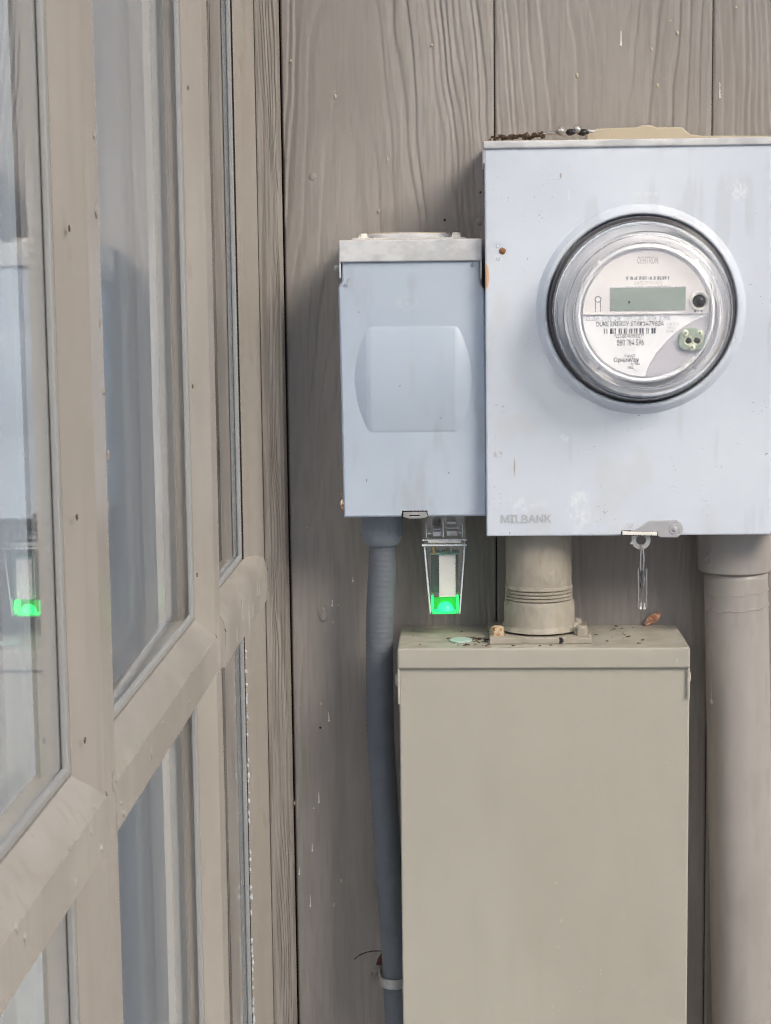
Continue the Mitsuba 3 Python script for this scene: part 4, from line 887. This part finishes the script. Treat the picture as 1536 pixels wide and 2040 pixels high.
# dried leaf standing against the wall at the back of the lid
lf0, lf1 = (0.1831, 1.1491), (0.1984, 1.1606)
def leaf():
    n, m = 14, 7; V, Fc = [], []
    d = np.array([lf1[0] - lf0[0], lf1[1] - lf0[1]]); nrm = np.array([-d[1], d[0]]) / np.linalg.norm(d)
    for i in range(n):
        t = i / (n - 1); w = 0.0048 * math.sin(math.pi * min(1, t * 0.92 + 0.05)) ** 0.8
        for j in range(m):
            s = (j / (m - 1) - 0.5) * 2
            q = np.array(lf0) + d * t + nrm * w * s
            V.append((q[0], -0.007 - 0.0028 * (1 - s * s) + 0.0016 * math.sin(7 * t + s), q[1]))
    for i in range(n - 1):
        for j in range(m - 1):
            a = i * m + j; Fc += [(a, a + 1, a + m + 1), (a, a + m + 1, a + m)]
    return trimesh.Trimesh(V, Fc, process=False)
lfk = thing('dried_leaf', 'curled reddish dried leaf at the back of the tan lid', 'leaf')
put('blade', leaf(), 'leaf_red', lfk, smooth=True)
put('stem', sweep([(lf0[0] - 0.003, -0.007, lf0[1] - 0.002), (lf0[0], -0.008, lf0[1]), (lf0[0] + 0.012, -0.0102, lf0[1] + 0.0088)], 0.0006, 6), 'rust', lfk, smooth=True)

# ---------------------------------------------------------------- short riser between the two boxes, bolted to the tan lid
rz = thing('conduit_riser', 'short beige conduit joining the meter box to the tan enclosure with bolted hub', 'conduit')
rd = 0.060
rcx2 = 0.0719
R1 = 0.03264
zth1, zth0 = 1.1997, 1.1825
put('pipe', lathe([(R1, zth1 - 0.001), (R1, zbot + 0.004), (0.01, zbot + 0.004)], 72, 'z', (rcx2, -rd, 0)), 'riser_paint', rz, smooth=40)
th = []
nth = 5
pz = [(R1 - 0.004, zth1 + 0.002), (R1 + 0.0003, zth1 + 0.0012)]
for k in range(nth):
    z = zth1 - (zth1 - zth0) * (k + 0.5) / nth
    st = (zth1 - zth0) / nth
    pz += [(R1 + 0.0009, z + st * 0.22), (R1 + 0.0009, z - st * 0.15), (R1 - 0.0012, z - st * 0.45)]
put('thread', lathe(pz, 72, 'z', (rcx2, -rd, 0)), 'riser_paint', rz, smooth=40, label='exposed thread rings')
R2 = 0.03462
zf1, zf0 = 1.1582, zl1
put('hub', lathe([(R1 - 0.004, zth0 + 0.004), (R2 - 0.001, zth0 + 0.003), (R2 + 0.0004, zth0 - 0.002), (R2 + 0.0006, zf1 + 0.004), (R2 + 0.0016, zf1 + 0.0008), (R2 + 0.0045, zf1 - 0.002)], 72, 'z', (rcx2 + 0.0005, -rd, 0)), 'riser_paint', rz, smooth=40)
put('flange', rbox((0.0222, 0.1221), (-0.103, -0.012), (zl1 - 0.0002, zl1 + 0.0066), 0.0016), 'riser_paint', rz, smooth=40)
for (qx_, m) in ((0.0303, 'rusty_cream'), (0.1121, 'riser_paint')):
    b_ = put('bolt', lathe([(0, 0.0090), (0.0052, 0.0088), (0.0066, 0.0074), (0.0066, 0.0)], 6, 'z', (qx_, -0.088, zl1 + 0.0066)), m, rz, smooth=30, label='rusty cream bolt head' if m == 'rusty_cream' else None)
    if m == 'riser_paint':
        put('nut', cat_([blob((qx_ - 0.006, -0.07, zl1 + 0.011), 0.006, 8, (1, 1, 1.1), 0.4), blob((qx_ - 0.002, -0.06, zl1 + 0.014), 0.0045, 9, (1, 1, 1.2), 0.4)]), m, b_, smooth=True)

# ---------------------------------------------------------------- large conduit on the right
lc = thing('large_conduit', 'wide taupe painted conduit running down from the meter box on the right', 'conduit')
ld = 0.0375
c_t, c_b = (0.2699, 1.2021), (0.2828, 0.7350)
RL = 0.03179
ux = (c_b[0] - c_t[0]) / (c_b[1] - c_t[1])
xat = lambda z: c_t[0] + (z - c_t[1]) * ux
zz = np.linspace(c_t[1] + 0.01, 0.0, 120)
wav = 0.00035 * (meshkit.noise(np.c_[zz * 14, zz * 0, zz * 0], 5) - 0.5)
put('pipe', sweep([(xat(z), -ld, z) for z in zz], RL + wav, 72), 'pipe_paint', lc, smooth=True)
zc0 = 1.2093
put('coupling', lathe([(RL - 0.002, zc0 - 0.0003), (RL + 0.0030, zc0), (RL + 0.0045, zc0 + 0.0012), (RL + 0.0048, zbot + 0.004), (0.01, zbot + 0.004)], 72, 'z', (0.2682, -ld, 0)), 'pipe_paint', lc, smooth=40)
for y_, zq in ((0, 1.2343), (1, 1.2232)):
    an = math.radians(-90 - 52); R = RL + 0.0046; cx0 = 0.2682
    pth = [(cx0 + R * math.cos(an + 0.0042 * math.cos(t) / R), -ld + R * math.sin(an + 0.0042 * math.cos(t) / R), zq + 0.0042 * math.sin(t)) for t in np.linspace(0, 2 * math.pi, 25)]
    put('embossed_ring', sweep(pth, 0.0006, 6, caps=False), 'pipe_paint', lc, smooth=True)
for (za, zb2, w) in ((1.1857, 1.1915, 0.0006), (1.1696, 1.1764, 0.0008)):
    pth = []
    for t in np.linspace(math.radians(-178), math.radians(-2), 40):
        z = za + (zb2 - za) * ((math.degrees(t) + 178) / 176) + 0.0008 * math.sin(9 * t)
        pth.append((xat(z) + (RL + 0.0001) * math.cos(t), -ld + (RL + 0.0001) * math.sin(t), z))
    put('tape_edge', sweep(pth, w, 6), 'pipe_paint', lc, smooth=True)
an = math.radians(-90 - 62)
pth = [(xat(z) + (RL + 0.0002) * math.cos(an - k), -ld + (RL + 0.0002) * math.sin(an - k), z) for z, k in ((1.1300, -0.09), (1.1045, -0.04), (1.0790, 0.0))]
put('paint_run', cat_([sweep(spline(pth, 20), np.linspace(0.0003, 0.0007, 20), 6), blob((pth[-1][0], pth[-1][1], pth[-1][2] - 0.001), 0.0016, 5, (1, 1, 1.6), 0.2)]), 'pipe_paint', lc, smooth=True)
